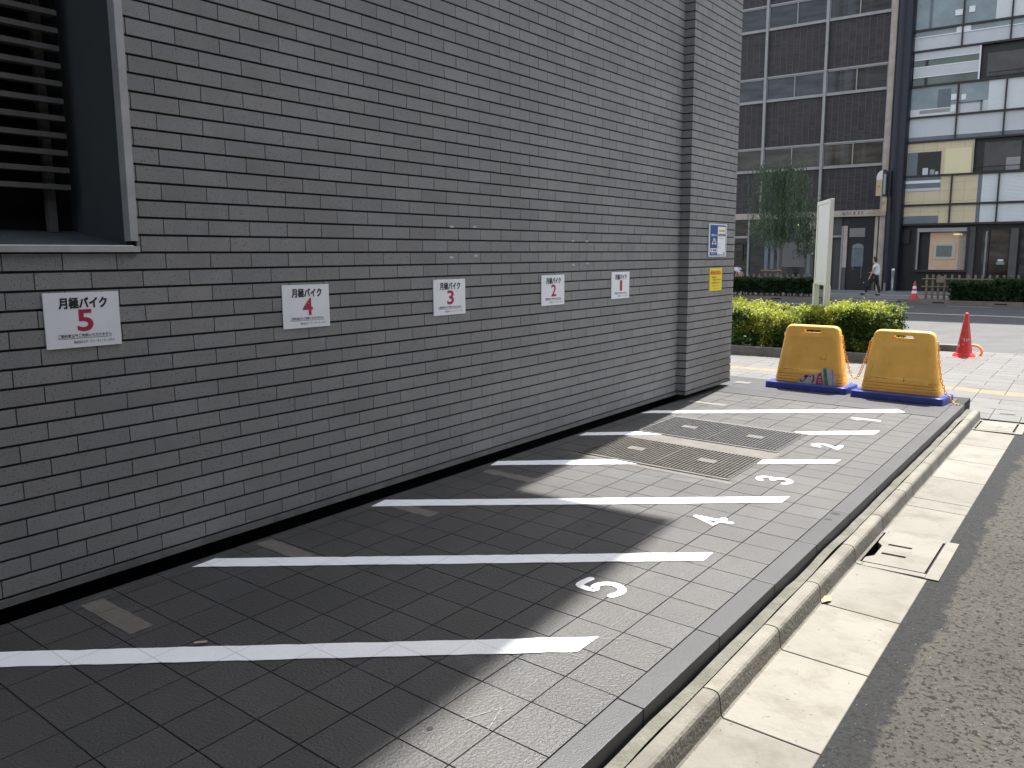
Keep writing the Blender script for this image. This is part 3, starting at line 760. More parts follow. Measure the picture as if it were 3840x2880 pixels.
grate(-3.68, -2.31, 6.10, 6.86, 'galv2', 'rusty steel floor grate crossing bay line three, the nearer of the pair', -0.095)
pt = MB()
for (x0, x1, y0, y1) in ((-3.76, -2.24, 5.99, 6.05), (-3.76, -2.24, 8.03, 8.09), (-3.76, -2.24, 6.91, 7.15)):
    sk = -.1
    pt.face([(x0, y0, .002), (x1, y0 + sk * (x1 - x0), .002), (x1, y1 + sk * (x1 - x0), .002), (x0, y1, .002)])
MT['stain'] = mat('stained tile', (0.105, 0.096, 0.083), 0.7, 0.3, 5, 0.5, 70)
pt.build('stained_tile', 'stain', pavement)
for (x, y, s, lab) in ((-3.98, 10.70, .22, 'small rusty access plate in the paving behind the pilaster'), (-0.95, 11.05, .16, 'small access plate in the sidewalk beyond the gutter end')):
    m_ = MB(); z = .003 if y < 10.9 else wz(x, y) + .006
    m_.box(x - s / 2, x + s / 2, y - s * .45, y + s * .45, z - .01, z); m_.box(x - s / 2 + .012, x + s / 2 - .012, y - s * .45 + .012, y + s * .45 - .012, z - .01, z + .002)
    o = m_.build('access_plate', 'stain' if y < 10.9 else 'walk'); tag(o, lab, 'access plate')

# ================================================================== BARRICADES
def barricade(cx, cy, rot, label, torn):
    t = thing('barricade', (cx, cy, 0), label, 'barricade', 'yellow barricades on blue bases')
    W2b, W2t, ZB, ZT = 0.44, 0.325, 0.07, 0.805
    ca, sa = math.cos(rot), math.sin(rot)
    def T(x, y, z): return (cx + x * ca - y * sa, cy + x * sa + y * ca, z)
    def wd(z):
        k = (z - ZB) / (ZT - ZB); w_ = W2b + (W2t - W2b) * k; r_ = .07
        if z > ZT - r_: w_ -= r_ - math.sqrt(max(0, r_ * r_ - (z - ZT + r_) ** 2))
        return w_
    def dp(z):
        k = (z - ZB) / (ZT - ZB); d = .125 + (.048 - .125) * k; r_ = .03
        if z > ZT - r_: d *= .35 + .65 * math.sqrt(max(0, 1 - ((z - ZT + r_) / r_) ** 2))
        return d
    def relief(s, z):
        d = 0.0; x = s * wd(z); a = abs(x)
        # recessed panel
        pw = wd(z) * .78
        inx = max(0, min(1, (pw - a) / .018)); inz = max(0, min(1, (z - .235) / .02)) * max(0, min(1, (.655 - z) / .02))
        d += .016 * inx * inz
        # ribs at the foot
        if z < .245 and (a > pw - .0 or z < .20):
            ph = ((z - .075) % .034) / .034
            if z > .075: d += .016 * (1 if ph < .38 else 0)
        # rounded upright edges
        e = max(0, (abs(s) - .90) / .10); d += dp(z) * .28 * e * e
        return d
    zs = [ZB]
    z = .075
    while z < .245:
        zs += [z, z + .0005 + .012, z + .0135, z + .0335]; z += .034
    zs += [.25, .262, .30, .36, .42, .48, .54, .60, .64, .66, .68, .70, .705, .712, .748, .753, .765, .775, .785, .793, .799, .803, ZT]
    zs = sorted(set(round(q, 4) for q in zs))
    xs = [-1, -.975, -.95, -.92, -.89, -.84, -.80, -.775, -.75, -.6, -.45, -.36, -.30, -.2, 0, .2, .30, .36, .45, .6, .75, .775, .80, .84, .89, .92, .95, .975, 1]
    hz0, hz1 = .712, .748
    b = MB()
    idx = {}
    for side in (0, 1):
        for i, z in enumerate(zs):
            for j, s in enumerate(xs):
                x = s * wd(z)
                if hz0 - .001 <= z <= hz1 + .001 and abs(s) == .36: x = math.copysign(.36 * wd(z) * (1 if z < .73 else .86), s)
                y = (-1 if side == 0 else 1) * (dp(z) - relief(s, z))
                if hz0 - .02 <= z <= hz1 + .02 and abs(s) <= .37: y *= .85
                idx[side, i, j] = len(b.v); b.v.append(T(x, y, z))
    nz_, nx_ = len(zs), len(xs)
    def hole(i, j): return hz0 - .001 <= zs[i] and zs[i + 1] <= hz1 + .001 and abs(xs[j]) <= .361 and abs(xs[j + 1]) <= .361
    for i in range(nz_ - 1):
        for j in range(nx_ - 1):
            if hole(i, j): continue
            q = [idx[0, i, j], idx[0, i, j + 1], idx[0, i + 1, j + 1], idx[0, i + 1, j]]
            b.f.append(tuple(q)); b.m.append(0); b.t.append(1)
            q = [idx[1, i, j + 1], idx[1, i, j], idx[1, i + 1, j], idx[1, i + 1, j + 1]]
            b.f.append(tuple(q)); b.m.append(0); b.t.append(1)
        b.f.append((idx[0, i, 0], idx[0, i + 1, 0], idx[1, i + 1, 0], idx[1, i, 0])); b.m.append(0); b.t.append(1)
        e = nx_ - 1
        b.f.append((idx[0, i, e], idx[1, i, e], idx[1, i + 1, e], idx[0, i + 1, e])); b.m.append(0); b.t.append(1)
    e = nz_ - 1
    for j in range(nx_ - 1):
        b.f.append((idx[0, e, j], idx[0, e, j + 1], idx[1, e, j + 1], idx[1, e, j])); b.m.append(0); b.t.append(1)
    ih0 = zs.index(hz0); ih1 = zs.index(hz1)
    for j in range(nx_ - 1):
        if abs(xs[j]) <= .361 and abs(xs[j + 1]) <= .361:
            b.f.append((idx[0, ih0, j], idx[0, ih0, j + 1], idx[1, ih0, j + 1], idx[1, ih0, j])); b.m.append(0); b.t.append(1)
            b.f.append((idx[0, ih1, j], idx[1, ih1, j], idx[1, ih1, j + 1], idx[0, ih1, j + 1])); b.m.append(0); b.t.append(1)
    for s in (-.36, .36):
        j = xs.index(s)
        for i in range(ih0, ih1):
            b.f.append((idx[0, i, j], idx[1, i, j], idx[1, i + 1, j], idx[0, i + 1, j])); b.m.append(0); b.t.append(1)
    body = b.build('body', 'yplast', t, smooth=True, angle=38)
    # grime lines
    g_ = MB()
    def surf(x, z, o=.0015):
        s = max(-1, min(1, x / wd(z))); return T(x, -(dp(z) - relief(s, z)) - o, z)
    def sm(x0, z0, x1, z1, wdt):
        n = 10
        for i in range(n):
            a, c = i / n, (i + 1) / n
            p = (x0 + (x1 - x0) * a + random.uniform(-.003, .003), z0 + (z1 - z0) * a); q = (x0 + (x1 - x0) * c, z0 + (z1 - z0) * c)
            w_ = wdt * random.uniform(.15, 1)
            if abs(x1 - x0) < abs(z1 - z0): g_.face([surf(p[0] - w_, p[1]), surf(p[0] + w_, p[1]), surf(q[0] + w_, q[1]), surf(q[0] - w_, q[1])])
            else: g_.face([surf(p[0], p[1] - w_), surf(q[0], q[1] - w_), surf(q[0], q[1] + w_), surf(p[0], p[1] + w_)])
    sm(-.335, .245, -.30, .42, .002); sm(.30, .25, .275, .48, .0018); sm(-.335, .243, -.12, .24, .0035)
    if torn:
        sm(.13, .40, .20, .385, .004); sm(.20, .385, .21, .46, .002); sm(-.05, .50, -.045, .53, .002)
    else:
        sm(.05, .22, .045, .27, .008); sm(-.20, .42, -.195, .425, .006); sm(-.10, .235, .25, .235, .002); sm(.28, .70, .285, .705, .006)
    g_.build('grime', 'ydirt', body)
    if torn:
        # shreds of an old sticker
        def S(u, v, o): return T(u, -(dp(v) + .0012 + (o - .0175)), v)
        w_ = MB()
        def poly(pts, o, m): w_.face([S(x, z, o) for x, z in pts], m)
        def strip(x0, x1, zl, zh, o, m, n=8):
            for i in range(n):
                a = x0 + (x1 - x0) * i / n; c = x0 + (x1 - x0) * (i + 1) / n
                for k in range(4):
                    z0 = zl(a) + (zh(a) - zl(a)) * k / 4; z1 = zl(a) + (zh(a) - zl(a)) * (k + 1) / 4
                    z2 = zl(c) + (zh(c) - zl(c)) * (k + 1) / 4; z3 = zl(c) + (zh(c) - zl(c)) * k / 4
                    w_.face([S(a, z0, o), S(c, z3, o), S(c, z2, o), S(a, z1, o)], m)
        def top(x):
            pts = [(-.12, .085), (-.10, .14), (-.02, .20), (.06, .205), (.12, .21), (.155, .235), (.185, .29), (.24, .295), (.30, .27), (.335, .25), (.345, .20), (.36, .08)]
            for (a, za), (c, zc) in zip(pts[:-1], pts[1:]):
                if a <= x <= c: return za + (zc - za) * (x - a) / (c - a)
            return .09
        strip(-.12, .355, lambda x: .078, top, .0175, 0, 30)
        # prohibition ring
        cx2, cz2, r0, r1 = -.005, .145, .060, .080
        for k in range(24):
            a0, a1 = 2 * math.pi * k / 24, 2 * math.pi * (k + 1) / 24
            pp = [(cx2 + r * 1.25 * math.cos(a), cz2 + r * math.sin(a)) for a, r in ((a0, r0), (a0, r1), (a1, r1), (a1, r0))]
            if all(.08 < z < top(x) for x, z in pp): w_.face([S(x, z, .0190) for x, z in pp], 1)
        w_.face([S(x, z, .0190) for x, z in ((-.06, .10), (-.045, .095), (.02, .19), (.0, .195))], 1)
        w_.face([S(x, z, .0190) for x, z in ((-.05, .155), (-.02, .145), (.0, .18), (-.03, .185))], 3)
        w_.face([S(x, z, .0190) for x, z in ((.02, .165), (.045, .165), (.045, .18), (.02, .18))], 3)
        w_.face([S(x, z, .0190) for x, z in ((.105, .082), (.205, .082), (.165, .235), (.13, .205))], 1)
        w_.face([S(x, z, .0198) for x, z in ((.135, .10), (.185, .10), (.182, .112), (.135, .112))], 0)
        w_.face([S(x, z, .0198) for x, z in ((.135, .13), (.178, .13), (.176, .142), (.135, .142))], 0)
        w_.face([S(x, z, .0198) for x, z in ((.14, .165), (.17, .16), (.168, .175), (.142, .18))], 0)
        w_.face([S(x, z, .0190) for x, z in ((.210, .082), (.265, .082), (.225, .285), (.185, .285))], 2)
        put_text(w_, 'DO NOT', lambda u, v: S(.255 - .045 * u / .2 + v, .09 + u * .95, .0205), .0, .19, -.022, .012, .01, 3)
        w_.face([S(x, z, .0190) for x, z in ((.325, .082), (.333, .082), (.305, .265), (.298, .267))], 1)
        w_.build('torn_sticker', ['palew', 'srink', 'sgreen', 'ink'], body)
    # base
    bb = MB(); hx, hy, r_ = .515, .235, .05; n = 6
    ring = []
    for (sx, sy, a0) in ((1, 1, 0), (-1, 1, 90), (-1, -1, 180), (1, -1, 270)):
        for k in range(n + 1):
            a = R(a0 + 90 * k / n); ring.append((sx * (hx - r_) + r_ * math.cos(a), sy * (hy - r_) + r_ * math.sin(a)))
    prof_ = [(1.0, .0), (1.0, .05), (.995, .066), (.985, .076), (.96, .08)]
    rs = []
    for sc_, z in prof_:
        rs.append(len(bb.v))
        for (x, y) in ring: bb.v.append(T(x * (1 - (1 - sc_) * .5), y * sc_, z))
    m_ = len(ring)
    for i in range(len(prof_) - 1):
        for k in range(m_):
            k2 = (k + 1) % m_; bb.f.append((rs[i] + k, rs[i] + k2, rs[i + 1] + k2, rs[i + 1] + k)); bb.m.append(0); bb.t.append(1)
    bb.f.append(tuple(rs[-1] + k for k in range(m_))); bb.m.append(0); bb.t.append(1)
    bb.build('base', 'bplast', t, smooth=True, angle=50)
    hk = MB()
    for sx in (-1, 1):
        p = T(sx * (wd(.68) + .004), -.0, .68); hk.tube([T(sx * (wd(.68) - .01), 0, .69), T(sx * (wd(.68) + .022), 0, .69), T(sx * (wd(.66) + .026), 0, .655)], .007, 8)
    hk.build('chain_hook', 'yplast', t, smooth=True)
    return T, wd
TL, wdL = barricade(-3.10, 10.72, R(-5.2), 'yellow plastic barricade with a torn sticker at its foot, nearer the wall', True)
TR_, wdR = barricade(-2.005, 10.54, R(-6.2), 'yellow plastic barricade without sticker, at the alley corner', False)
def chain(pts, label, n_links, r=.011):
    # resample poly-line
    P_ = [Vector(p) for p in pts]
    seg = [(b - a).length for a, b in zip(P_[:-1], P_[1:])]; tot = sum(seg)
    def at(d):
        for s_, a, b in zip(seg, P_[:-1], P_[1:]):
            if d <= s_: return a.lerp(b, d / s_), (b - a).normalized()
            d -= s_
        return P_[-1], (P_[-1] - P_[-2]).normalized()
    mb = MB(); ll = tot / n_links * 1.28
    for i in range(n_links):
        c, d = at(tot * (i + .5) / n_links)
        side = d.cross(Vector((0, 1, 0)) if i % 2 else Vector((.3, .2, 1))).normalized()
        if side.length < .5: side = Vector((1, 0, 0))
        ring = []
        for k in range(12):
            a = 2 * math.pi * k / 12
            ring.append(tuple(c + d * (ll / 2) * math.cos(a) + side * r * math.sin(a)))
        ring.append(ring[0]); mb.tube(ring, .0042, 5, cap=False)
    o = mb.build('plastic_chain', 'chain', smooth=True); tag(o, label, 'chain', 'yellow plastic chains on the barricades'); return o
def sag(a, b, low, n=18):
    a = Vector(a); b = Vector(b); out = []
    for i in range(n + 1):
        t = i / n; p = a.lerp(b, t); base = (a.z + (b.z - a.z) * t)
        p.z = base - (4 * t * (1 - t)) * ((a.z + b.z) / 2 - low)
        out.append(tuple(p))
    return out
a = TL(wdL(.66) + .026, -.01, .655); b = TR_(-(wdR(.66) + .026), -.01, .655)
pts = [a, (a[0] + .03, a[1], .50), (a[0] + .075, a[1], .36)] + [(a[0] + .075 + (b[0] - a[0] - .15) * k / 8, a[1] + (b[1] - a[1]) * k / 8, .185 + .175 * abs(k / 4 - 1) ** 2.0) for k in range(1, 8)] + [(b[0] - .075, b[1], .36), (b[0] - .03, b[1], .50), b]
chain(pts, 'yellow plastic chain hanging between the two barricades', 34)
a = TR_(wdR(.66) + .026, -.01, .655)
chain([a, (a[0] + .02, a[1] - .02, .45), (a[0] + .06, a[1] - .03, .25), (a[0] + .11, a[1] - .03, .12), (a[0] + .16, a[1] - .05, .085), (a[0] + .19, a[1] - .06, .03), (a[0] + .24, a[1] - .08, .014), (a[0] + .27, a[1] - .09, .012)], 'yellow plastic chain dangling to the ground from the alley side of a barricade', 22)

# ================================================================== CONES
def cone(x, y, z, H, rb, base, mats, label, stripes=None):
    t = thing('traffic_cone', (x, y, z), label, 'traffic cone')
    b = MB(); b.box(x - base / 2, x + base / 2, y - base / 2, y + base / 2, z, z + .014 * H / .75); b.build('foot', mats[1], t, bevel=.004)
    c = MB(); k = H / .75
    prof_ = [(rb * 1.42, .014 * k), (rb * 1.42, .035 * k), (rb * 1.25, .042 * k), (rb * 1.25, .060 * k), (rb * 1.1, .068 * k), (rb, .072 * k)]
    zt = H - .03 * k
    if not stripes: prof_ += [(rb * (1 - .74 * u), .072 * k + (zt - .072 * k) * u) for u in (.2, .4, .6, .8, .92, 1)]
    else: prof_ += [(rb * (1 - .74 * u), .072 * k + (zt - .072 * k) * u) for u in (.28, .28001, .44, .44001, .58, .58001, .74, .74001, 1)]
    prof_ += [(rb * .23, H - .012 * k), (rb * .12, H)]
    fn = None
    if stripes:
        def fn(i): return 1 if i in (7, 8, 11, 12) else (2 if i >= 14 else 0)
    c.lathe(prof_, (x, y, z), 28, mfun=fn); c.build('cone_body', [mats[0]] + (['ltrim', 'dgrey'] if stripes else []), t, smooth=True, angle=30)
    return t, prof_
rc, pf = cone(-2.085, 15.90, -.055, .75, .125, .42, ('red', 'redb'), 'worn red traffic cone with sticker scraps at the street edge')
# scraps of sticker on the cone
sk = MB()
def conep(a, h, o=.002):
    u = (h - .072) / (.72 - .072); r_ = .125 * (1 - .74 * u) + o
    return (-2.085 + r_ * math.cos(a), 15.90 + r_ * math.sin(a), -.055 + h)
for (h, n, s) in ((.60, 5, .012), (.46, 16, .012), (.44, 12, .010), (.31, 14, .016), (.29, 8, .018), (.22, 2, .02)):
    for i in range(n):
        a = R(-170 + 160 * (i + random.random()) / n); hh = h + random.uniform(-.012, .012); da = s / .09 * random.uniform(.4, 1.1); dh = s * random.uniform(.4, 1)
        sk.face([conep(a, hh), conep(a + da, hh + random.uniform(-.004, .004)), conep(a + da * .8, hh + dh), conep(a + da * .1, hh + dh)], random.choice((0, 0, 1)))
sk.face([conep(R(-92), .275), conep(R(-62), .265), conep(R(-62), .315), conep(R(-92), .325)], 0)
sk.face([conep(R(-140), .175), conep(R(-125), .17), conep(R(-125), .215), conep(R(-140), .21)], 0)
sk.build('sticker_scrap', ['palew', 'dgrey'], rc)
rg = MB()
c0 = Vector((-1.99, 16.16, .02))
ringp = []
for k in range(25):
    a = 2 * math.pi * k / 24; ringp.append((c0.x + .14 * math.cos(a), c0.y + .05 * math.sin(a) + 0.0, c0.z + .10 * math.sin(a)))
rg.tube(ringp, .022, 10, cap=False)
o = rg.build('cone_weight', 'orange', smooth=True); tag(o, 'orange rubber ring weight leaning behind the red cone', 'cone weight')
cone(-6.36, 34.62, -.055, .68, .125, .40, ('red', 'kerbd'), 'red and white striped cone on the far kerb beside the bamboo fence', stripes=True)

# ================================================================== PLANTER, HEDGE, TOTEM
pk = thing('planter', (-6, 15, -.05), 'low granite planter kerb around the sunlit hedge', 'planter')
m_ = MB(); x = -14.0
while x < -3.0:
    x1 = min(x + 1.9, -2.95); m_.hexa([(x + .004, 14.10, -.2), (x1 - .004, 14.10, -.2), (x1 - .004, 14.22, -.2), (x + .004, 14.22, -.2), (x + .004, 14.105, .10), (x1 - .004, 14.105, .10), (x1 - .004, 14.22, .10), (x + .004, 14.22, .10)]); x += 1.9
m_.box(-3.07, -2.95, 14.224, 16.6, -.2, .10); m_.box(-14, -2.2, 16.62, 16.74, -.2, .065)
m_.build('kerb_stone', 'kerbd', pk, bevel=.006)
s_ = MB(); s_.box(-14, -3.07, 14.22, 16.62, -.2, .06); s_.build('soil', 'soil', pk)

def leaf_quad(mb, c, nrm, sz, asp, tint, m=0):
    a = nrm.orthogonal().normalized(); ang = random.uniform(0, 6.28)
    a = Matrix.Rotation(ang, 3, nrm) @ a; b = nrm.cross(a)
    l, w_ = sz, sz * asp
    p0 = c - a * l * .5; p1 = c + b * w_ * .5 + nrm * .1 * sz; p2 = c + a * l * .5; p3 = c - b * w_ * .5 + nrm * .1 * sz
    mb.face([p0, p1, p2, p3], m, tint)
def hedge(x0, x1, y0, y1, z0, ztop, n, sz, pal, parent, lump=.10, name='foliage'):
    """box hedge: leaves gathered in shoots over the volume's skin and through its depth"""
    mb = MB()
    xs_, ys_ = x1 - x0, y1 - y0
    shoots = n // 16
    for s in range(shoots):
        x = random.uniform(x0, x1); y = random.uniform(y0, y1)
        zt = ztop(x, y) + lump * (mnoise.noise((x * 2.3, y * 2.3, 0)) + .6 * mnoise.noise((x * 6.1, y * 6, 4)))
        k = random.random()
        if k < .48: z = zt - abs(random.gauss(0, .04))
        elif k < .85:
            f = random.random(); z = z0 + (zt - z0) * f ** .8
            e = random.random(); off = .06 * mnoise.noise((x * 4, z * 5, 7)) - .02
            if e < .74: y = y0 + abs(random.gauss(0, .04)) - off * 1.2
            elif e < .92: x = x1 - abs(random.gauss(0, .04)) + off
            else: y = y1 - abs(random.gauss(0, .04))
        else: z = random.uniform(z0, zt - .05)
        if mnoise.noise((x * 5.2, y * 5.2, z * 5.2)) < -.34 and random.random() < .8: continue
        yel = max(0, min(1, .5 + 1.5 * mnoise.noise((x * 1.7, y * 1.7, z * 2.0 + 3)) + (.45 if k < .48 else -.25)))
        c0 = Vector((x, y, z)); out = Vector((random.gauss(0, .5), random.gauss(-.15, .5), random.gauss(.75, .4)))
        for l in range(16):
            p = c0 + Vector((random.gauss(0, .035), random.gauss(0, .035), random.gauss(0, .030)))
            nr = (out + Vector((random.gauss(0, .55), random.gauss(0, .55), random.gauss(0, .4)))).normalized()
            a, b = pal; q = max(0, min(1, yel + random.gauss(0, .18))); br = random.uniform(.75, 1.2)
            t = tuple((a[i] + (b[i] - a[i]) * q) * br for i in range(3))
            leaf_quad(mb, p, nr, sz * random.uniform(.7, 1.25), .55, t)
    for s in range(n // 5):
        x = random.uniform(x0 + .06, x1 - .08); y = random.uniform(y0 + .10, y1 - .06); z = random.uniform(z0 - .04, ztop(x, y) - .09)
        nr = Vector((random.gauss(0, .5), random.gauss(-1, .6), random.gauss(.2, .6))).normalized()
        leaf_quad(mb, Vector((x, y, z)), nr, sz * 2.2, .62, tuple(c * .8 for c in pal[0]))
    return mb.build(name, 'leaf', parent)
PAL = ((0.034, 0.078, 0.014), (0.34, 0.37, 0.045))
h1 = thing('hedge', (-7, 15.2, .06), 'bright yellow green clipped hedge between the tiled building and the cream signboard', 'hedge')
def ht(x, y):
    return .74 - max(0, (x + 5.6)) * .13
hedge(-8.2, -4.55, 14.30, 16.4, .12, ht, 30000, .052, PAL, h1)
h2 = thing('hedge', (-3.8, 15.2, .06), 'bright green clipped hedge end behind the barricades, on the road side of the cream signboard', 'hedge')
def ht2(x, y): return .70 + .08 * math.sin((x + 4.5) * 1.6)
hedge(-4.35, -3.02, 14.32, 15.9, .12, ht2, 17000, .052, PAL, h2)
h3 = MB()
PALd = ((0.025, 0.075, 0.018), (0.10, 0.17, 0.035))
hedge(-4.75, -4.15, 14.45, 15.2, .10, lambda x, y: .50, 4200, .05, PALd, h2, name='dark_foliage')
for hh, a, b in ((h1, -8, -4.6), (h2, -4.6, -3.1)):
    s_ = MB()
    for i in range(int((b - a) * 16)):
        x = random.uniform(a, b); y = random.uniform(14.35, 15.6); 
        s_.tube([(x, y, .05), (x + random.uniform(-.05, .05), y + random.uniform(-.05, .05), .28), (x + random.uniform(-.14, .14), y + random.uniform(-.1, .1), .5)], [.009, .007, .004], 5)
    tag(s_.build('stem', 'stem', hh), None, None, kind='stuff')

tt = thing('signboard_totem', (-4.33, 15.3, .05), 'tall blank cream signboard on two legs rising from the hedge', 'signboard')
A_ = Vector((-4.575, 15.8, 0)); B_ = Vector((-4.075, 14.8, 0)); d_ = (B_ - A_).normalized(); nr_ = Vector((-d_.y, d_.x, 0)) * -1
if nr_.y > 0: nr_ = -nr_
Lw = (B_ - A_).length
def tp_(u, w_, z): p = A_ + d_ * u + nr_ * w_; return (p.x, p.y, z)
def tbox(mb, u0, u1, w0, w1, z0, z1, m=0): mb.hexa([tp_(u0, w0, z0), tp_(u1, w0, z0), tp_(u1, w1, z0), tp_(u0, w1, z0), tp_(u0, w0, z1), tp_(u1, w0, z1), tp_(u1, w1, z1), tp_(u0, w1, z1)], m)
b = MB(); tbox(b, .0, .09, -.034, .034, 1.14, 2.60); tbox(b, Lw - .09, Lw, -.034, .034, 1.14, 2.60); tbox(b, .09, Lw - .09, -.034, .034, 2.54, 2.60); tbox(b, .09, Lw - .09, -.034, .034, 1.14, 1.20); b.build('frame', 'totem', tt, bevel=.004)
b = MB(); tbox(b, .09, Lw - .09, -.024, .024, 1.20, 2.54); b.build('panel', 'totemf', tt)
for u in (.0, Lw - .12 - .38):
    pass
for u0 in (.0, Lw - .14):
    b = MB(); tbox(b, u0, u0 + .14, -.045, .045, .0, 1.139); b.build('leg', 'totem', tt, bevel=.004)

# ================================================================== FAR KERBS, FENCES, HEDGES
for (xa, xb, lab) in ((-60, -9.9, 'long kerb planter with bamboo fence before the brown building'), (-6.75, 40, 'long kerb planter with bamboo fence starting at the striped cone')):
    m_ = MB(); x = xa
    cx_ = (max(xa, -20) + min(xb, 6)) / 2
    t = thing('kerb_planter', (cx_, 34.5, -.2), lab, 'planter')
    while x < xb:
        x1 = min(x + 2.0, xb); m_.box(x + .005, x1 - .005, 34.2, 34.42, -.2, -.055); x += 2.0
    m_.box(xa, xb, 34.42, 35.3, -.2, -.07, m=1)
    m_.build('kerb_stone', ['kerbl', 'soil'], t)
    v_ = MB()
    for k in range(int(max(xa, -16)), int(min(xb, 0)) + 1, 2): v_.box(k + .35, k + .75, 34.195, 34.3, -.155, -.115)
    v_.build('drain_slot', 'black', t)
def bfence(posts, zt, rails, x0, x1, y, label):
    t = thing('bamboo_fence', ((x0 + x1) / 2, y, -.06), label, 'fence')
    for px in posts:
        b = MB(); b.tube([(px, y, -.07), (px, y, zt)], .042, 8); b.build('post', 'bamboo', t, smooth=True)
    for rz in rails:
        b = MB(); b.tube([(x0, y - .05, rz), (x1, y - .05, rz)], .02, 6); b.build('rail', 'bamboo', t, smooth=True)
bfence([-13.9 + .235 * k for k in range(17)], .83, (.69, .39, .10), -14.2, -10.05, 35.05, 'bamboo lattice fence in front of the brown building')
bfence([-6.03, -5.82, -5.62, -5.41, -5.18, -4.94, -4.64, -4.41, -4.19, -3.95, -3.72, -3.5, -3.28, -3.05, -2.8, -2.55, -2.3], .87, (.71, .42, .12), -6.2, -2.0, 35.05, 'bamboo lattice fence in front of the gallery window')
b = MB(); b.box(-5.68, -5.40, 34.92, 34.95, .58, .82); o = b.build('cardboard_notice', 'wood'); tag(o, 'brown board tied to the bamboo fence before the gallery', 'board')
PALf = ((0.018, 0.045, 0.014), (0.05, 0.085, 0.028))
h = thing('hedge', (-12, 34.6, -.06), 'dark shaded hedge along the kerb before the brown building', 'hedge')
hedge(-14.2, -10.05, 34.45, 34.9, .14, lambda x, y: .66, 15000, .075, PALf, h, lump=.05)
s_ = MB()
for i in range(60):
    x = random.uniform(-14.2, -10.1); s_.tube([(x, 34.6, -.07), (x + random.uniform(-.08, .08), 34.65, .3)], .012, 5)
tag(s_.build('stem', 'stem', h), None, None, kind='stuff')
h = thing('hedge', (-3.5, 34.6, -.06), 'dark shaded hedge along the kerb before the glass building', 'hedge')
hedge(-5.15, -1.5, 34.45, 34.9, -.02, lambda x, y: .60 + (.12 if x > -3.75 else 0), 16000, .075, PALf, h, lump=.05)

# willows
def willow(x, y, h, spread, label, nst, zlow, palm=1.0, seed=1):
    random.seed(seed)
    t = thing('willow_tree', (x, y, -.06), label, 'tree')
    b = MB()
    b.tube([(x, y, -.07), (x + .04, y, h * .3), (x - .02, y + .05, h * .55), (x + .08, y, h * .8), (x + .02, y, h * .95)], [.075, .065, .05, .03, .015], 8)
    b.build('trunk', 'bark', t, smooth=True)
    lb = MB(); tips = []
    for i in range(18):
        a = random.uniform(0, 6.28); z0 = h * random.uniform(.38, .86); L_ = spread * random.uniform(.55, 1) * (1.25 - .55 * z0 / h)
        p = [(x, y, z0), (x + L_ * .5 * math.cos(a), y + L_ * .5 * math.sin(a) * .6, z0 + .35), (x + L_ * math.cos(a), y + L_ * math.sin(a) * .6, z0 + .35 + random.uniform(-.15, .2))]
        lb.tube(p, [.022, .014, .006], 5); tips.append(p)
    lb.build('limb', 'bark', t, smooth=True)
    c = MB()
    for s in range(nst):
        p = random.choice(tips); u = random.uniform(.15, 1.1)
        q = Vector(p[0]).lerp(Vector(p[2]), u) + Vector((random.gauss(0, .22), random.gauss(0, .2), .30 + random.uniform(-.1, .12)))
        ln_ = random.uniform(.3, 1.0) ** 1.3 * (q.z - zlow) * .85
        dx = random.gauss(0, .05); n_ = int(ln_ / .05) + 3
        col = random.uniform(.6, 1.25) * palm
        for i in range(n_):
            f = i / n_
            pp = q + Vector((dx * f + random.gauss(0, .03), random.gauss(0, .03), -ln_ * f + .06 * math.sin(f * 3)))
            nr = Vector((random.gauss(0, 1), random.gauss(-1, .6), random.gauss(0, .3))).normalized()
            tq = random.uniform(.8, 1.2) * col
            sz = random.uniform(.09, .15)
            ax = Vector((random.gauss(0, .35), random.gauss(0, .3), -1)).normalized(); sd_ = ax.cross(nr).normalized() * .017
            c.face([pp - sd_ * .3, pp + ax * sz * .5 - sd_, pp + ax * sz, pp + ax * sz * .5 + sd_], 0, (.115 * tq, .165 * tq, .095 * tq))
    c.build('crown', 'wleaf', t)
willow(-12.05, 36.2, 5.75, 1.75, 'tall weeping willow in front of the brown building', 430, 1.5, 1.0, 3)
willow(-11.05, 36.6, 3.4, .75, 'slim young willow beside the tall one, nearer the stone pier', 95, 1.3, 1.0, 5)
random.seed(11)
ts = thing('tree_stake', (-12.2, 36, -.06), 'low wooden trestle staking the tall willow', 'tree stake')
for px in (-12.5, -11.98):
    b = MB(); b.tube([(px, 35.9, -.07), (px, 35.9, 1.08)], .05, 8); b.build('post', 'wood', ts, smooth=True)
b = MB(); b.tube([(-12.7, 35.84, .95), (-11.8, 35.84, .95)], .04, 8); b.build('crossbar', 'wood', ts, smooth=True)
b = MB(); b.box(-10.83, -10.70, 36.0, 36.05, -.06, 1.66); o = b.build('banner_post', 'pslate'); tag(o, 'narrow blue grey upright banner beside the stone pier', 'banner')

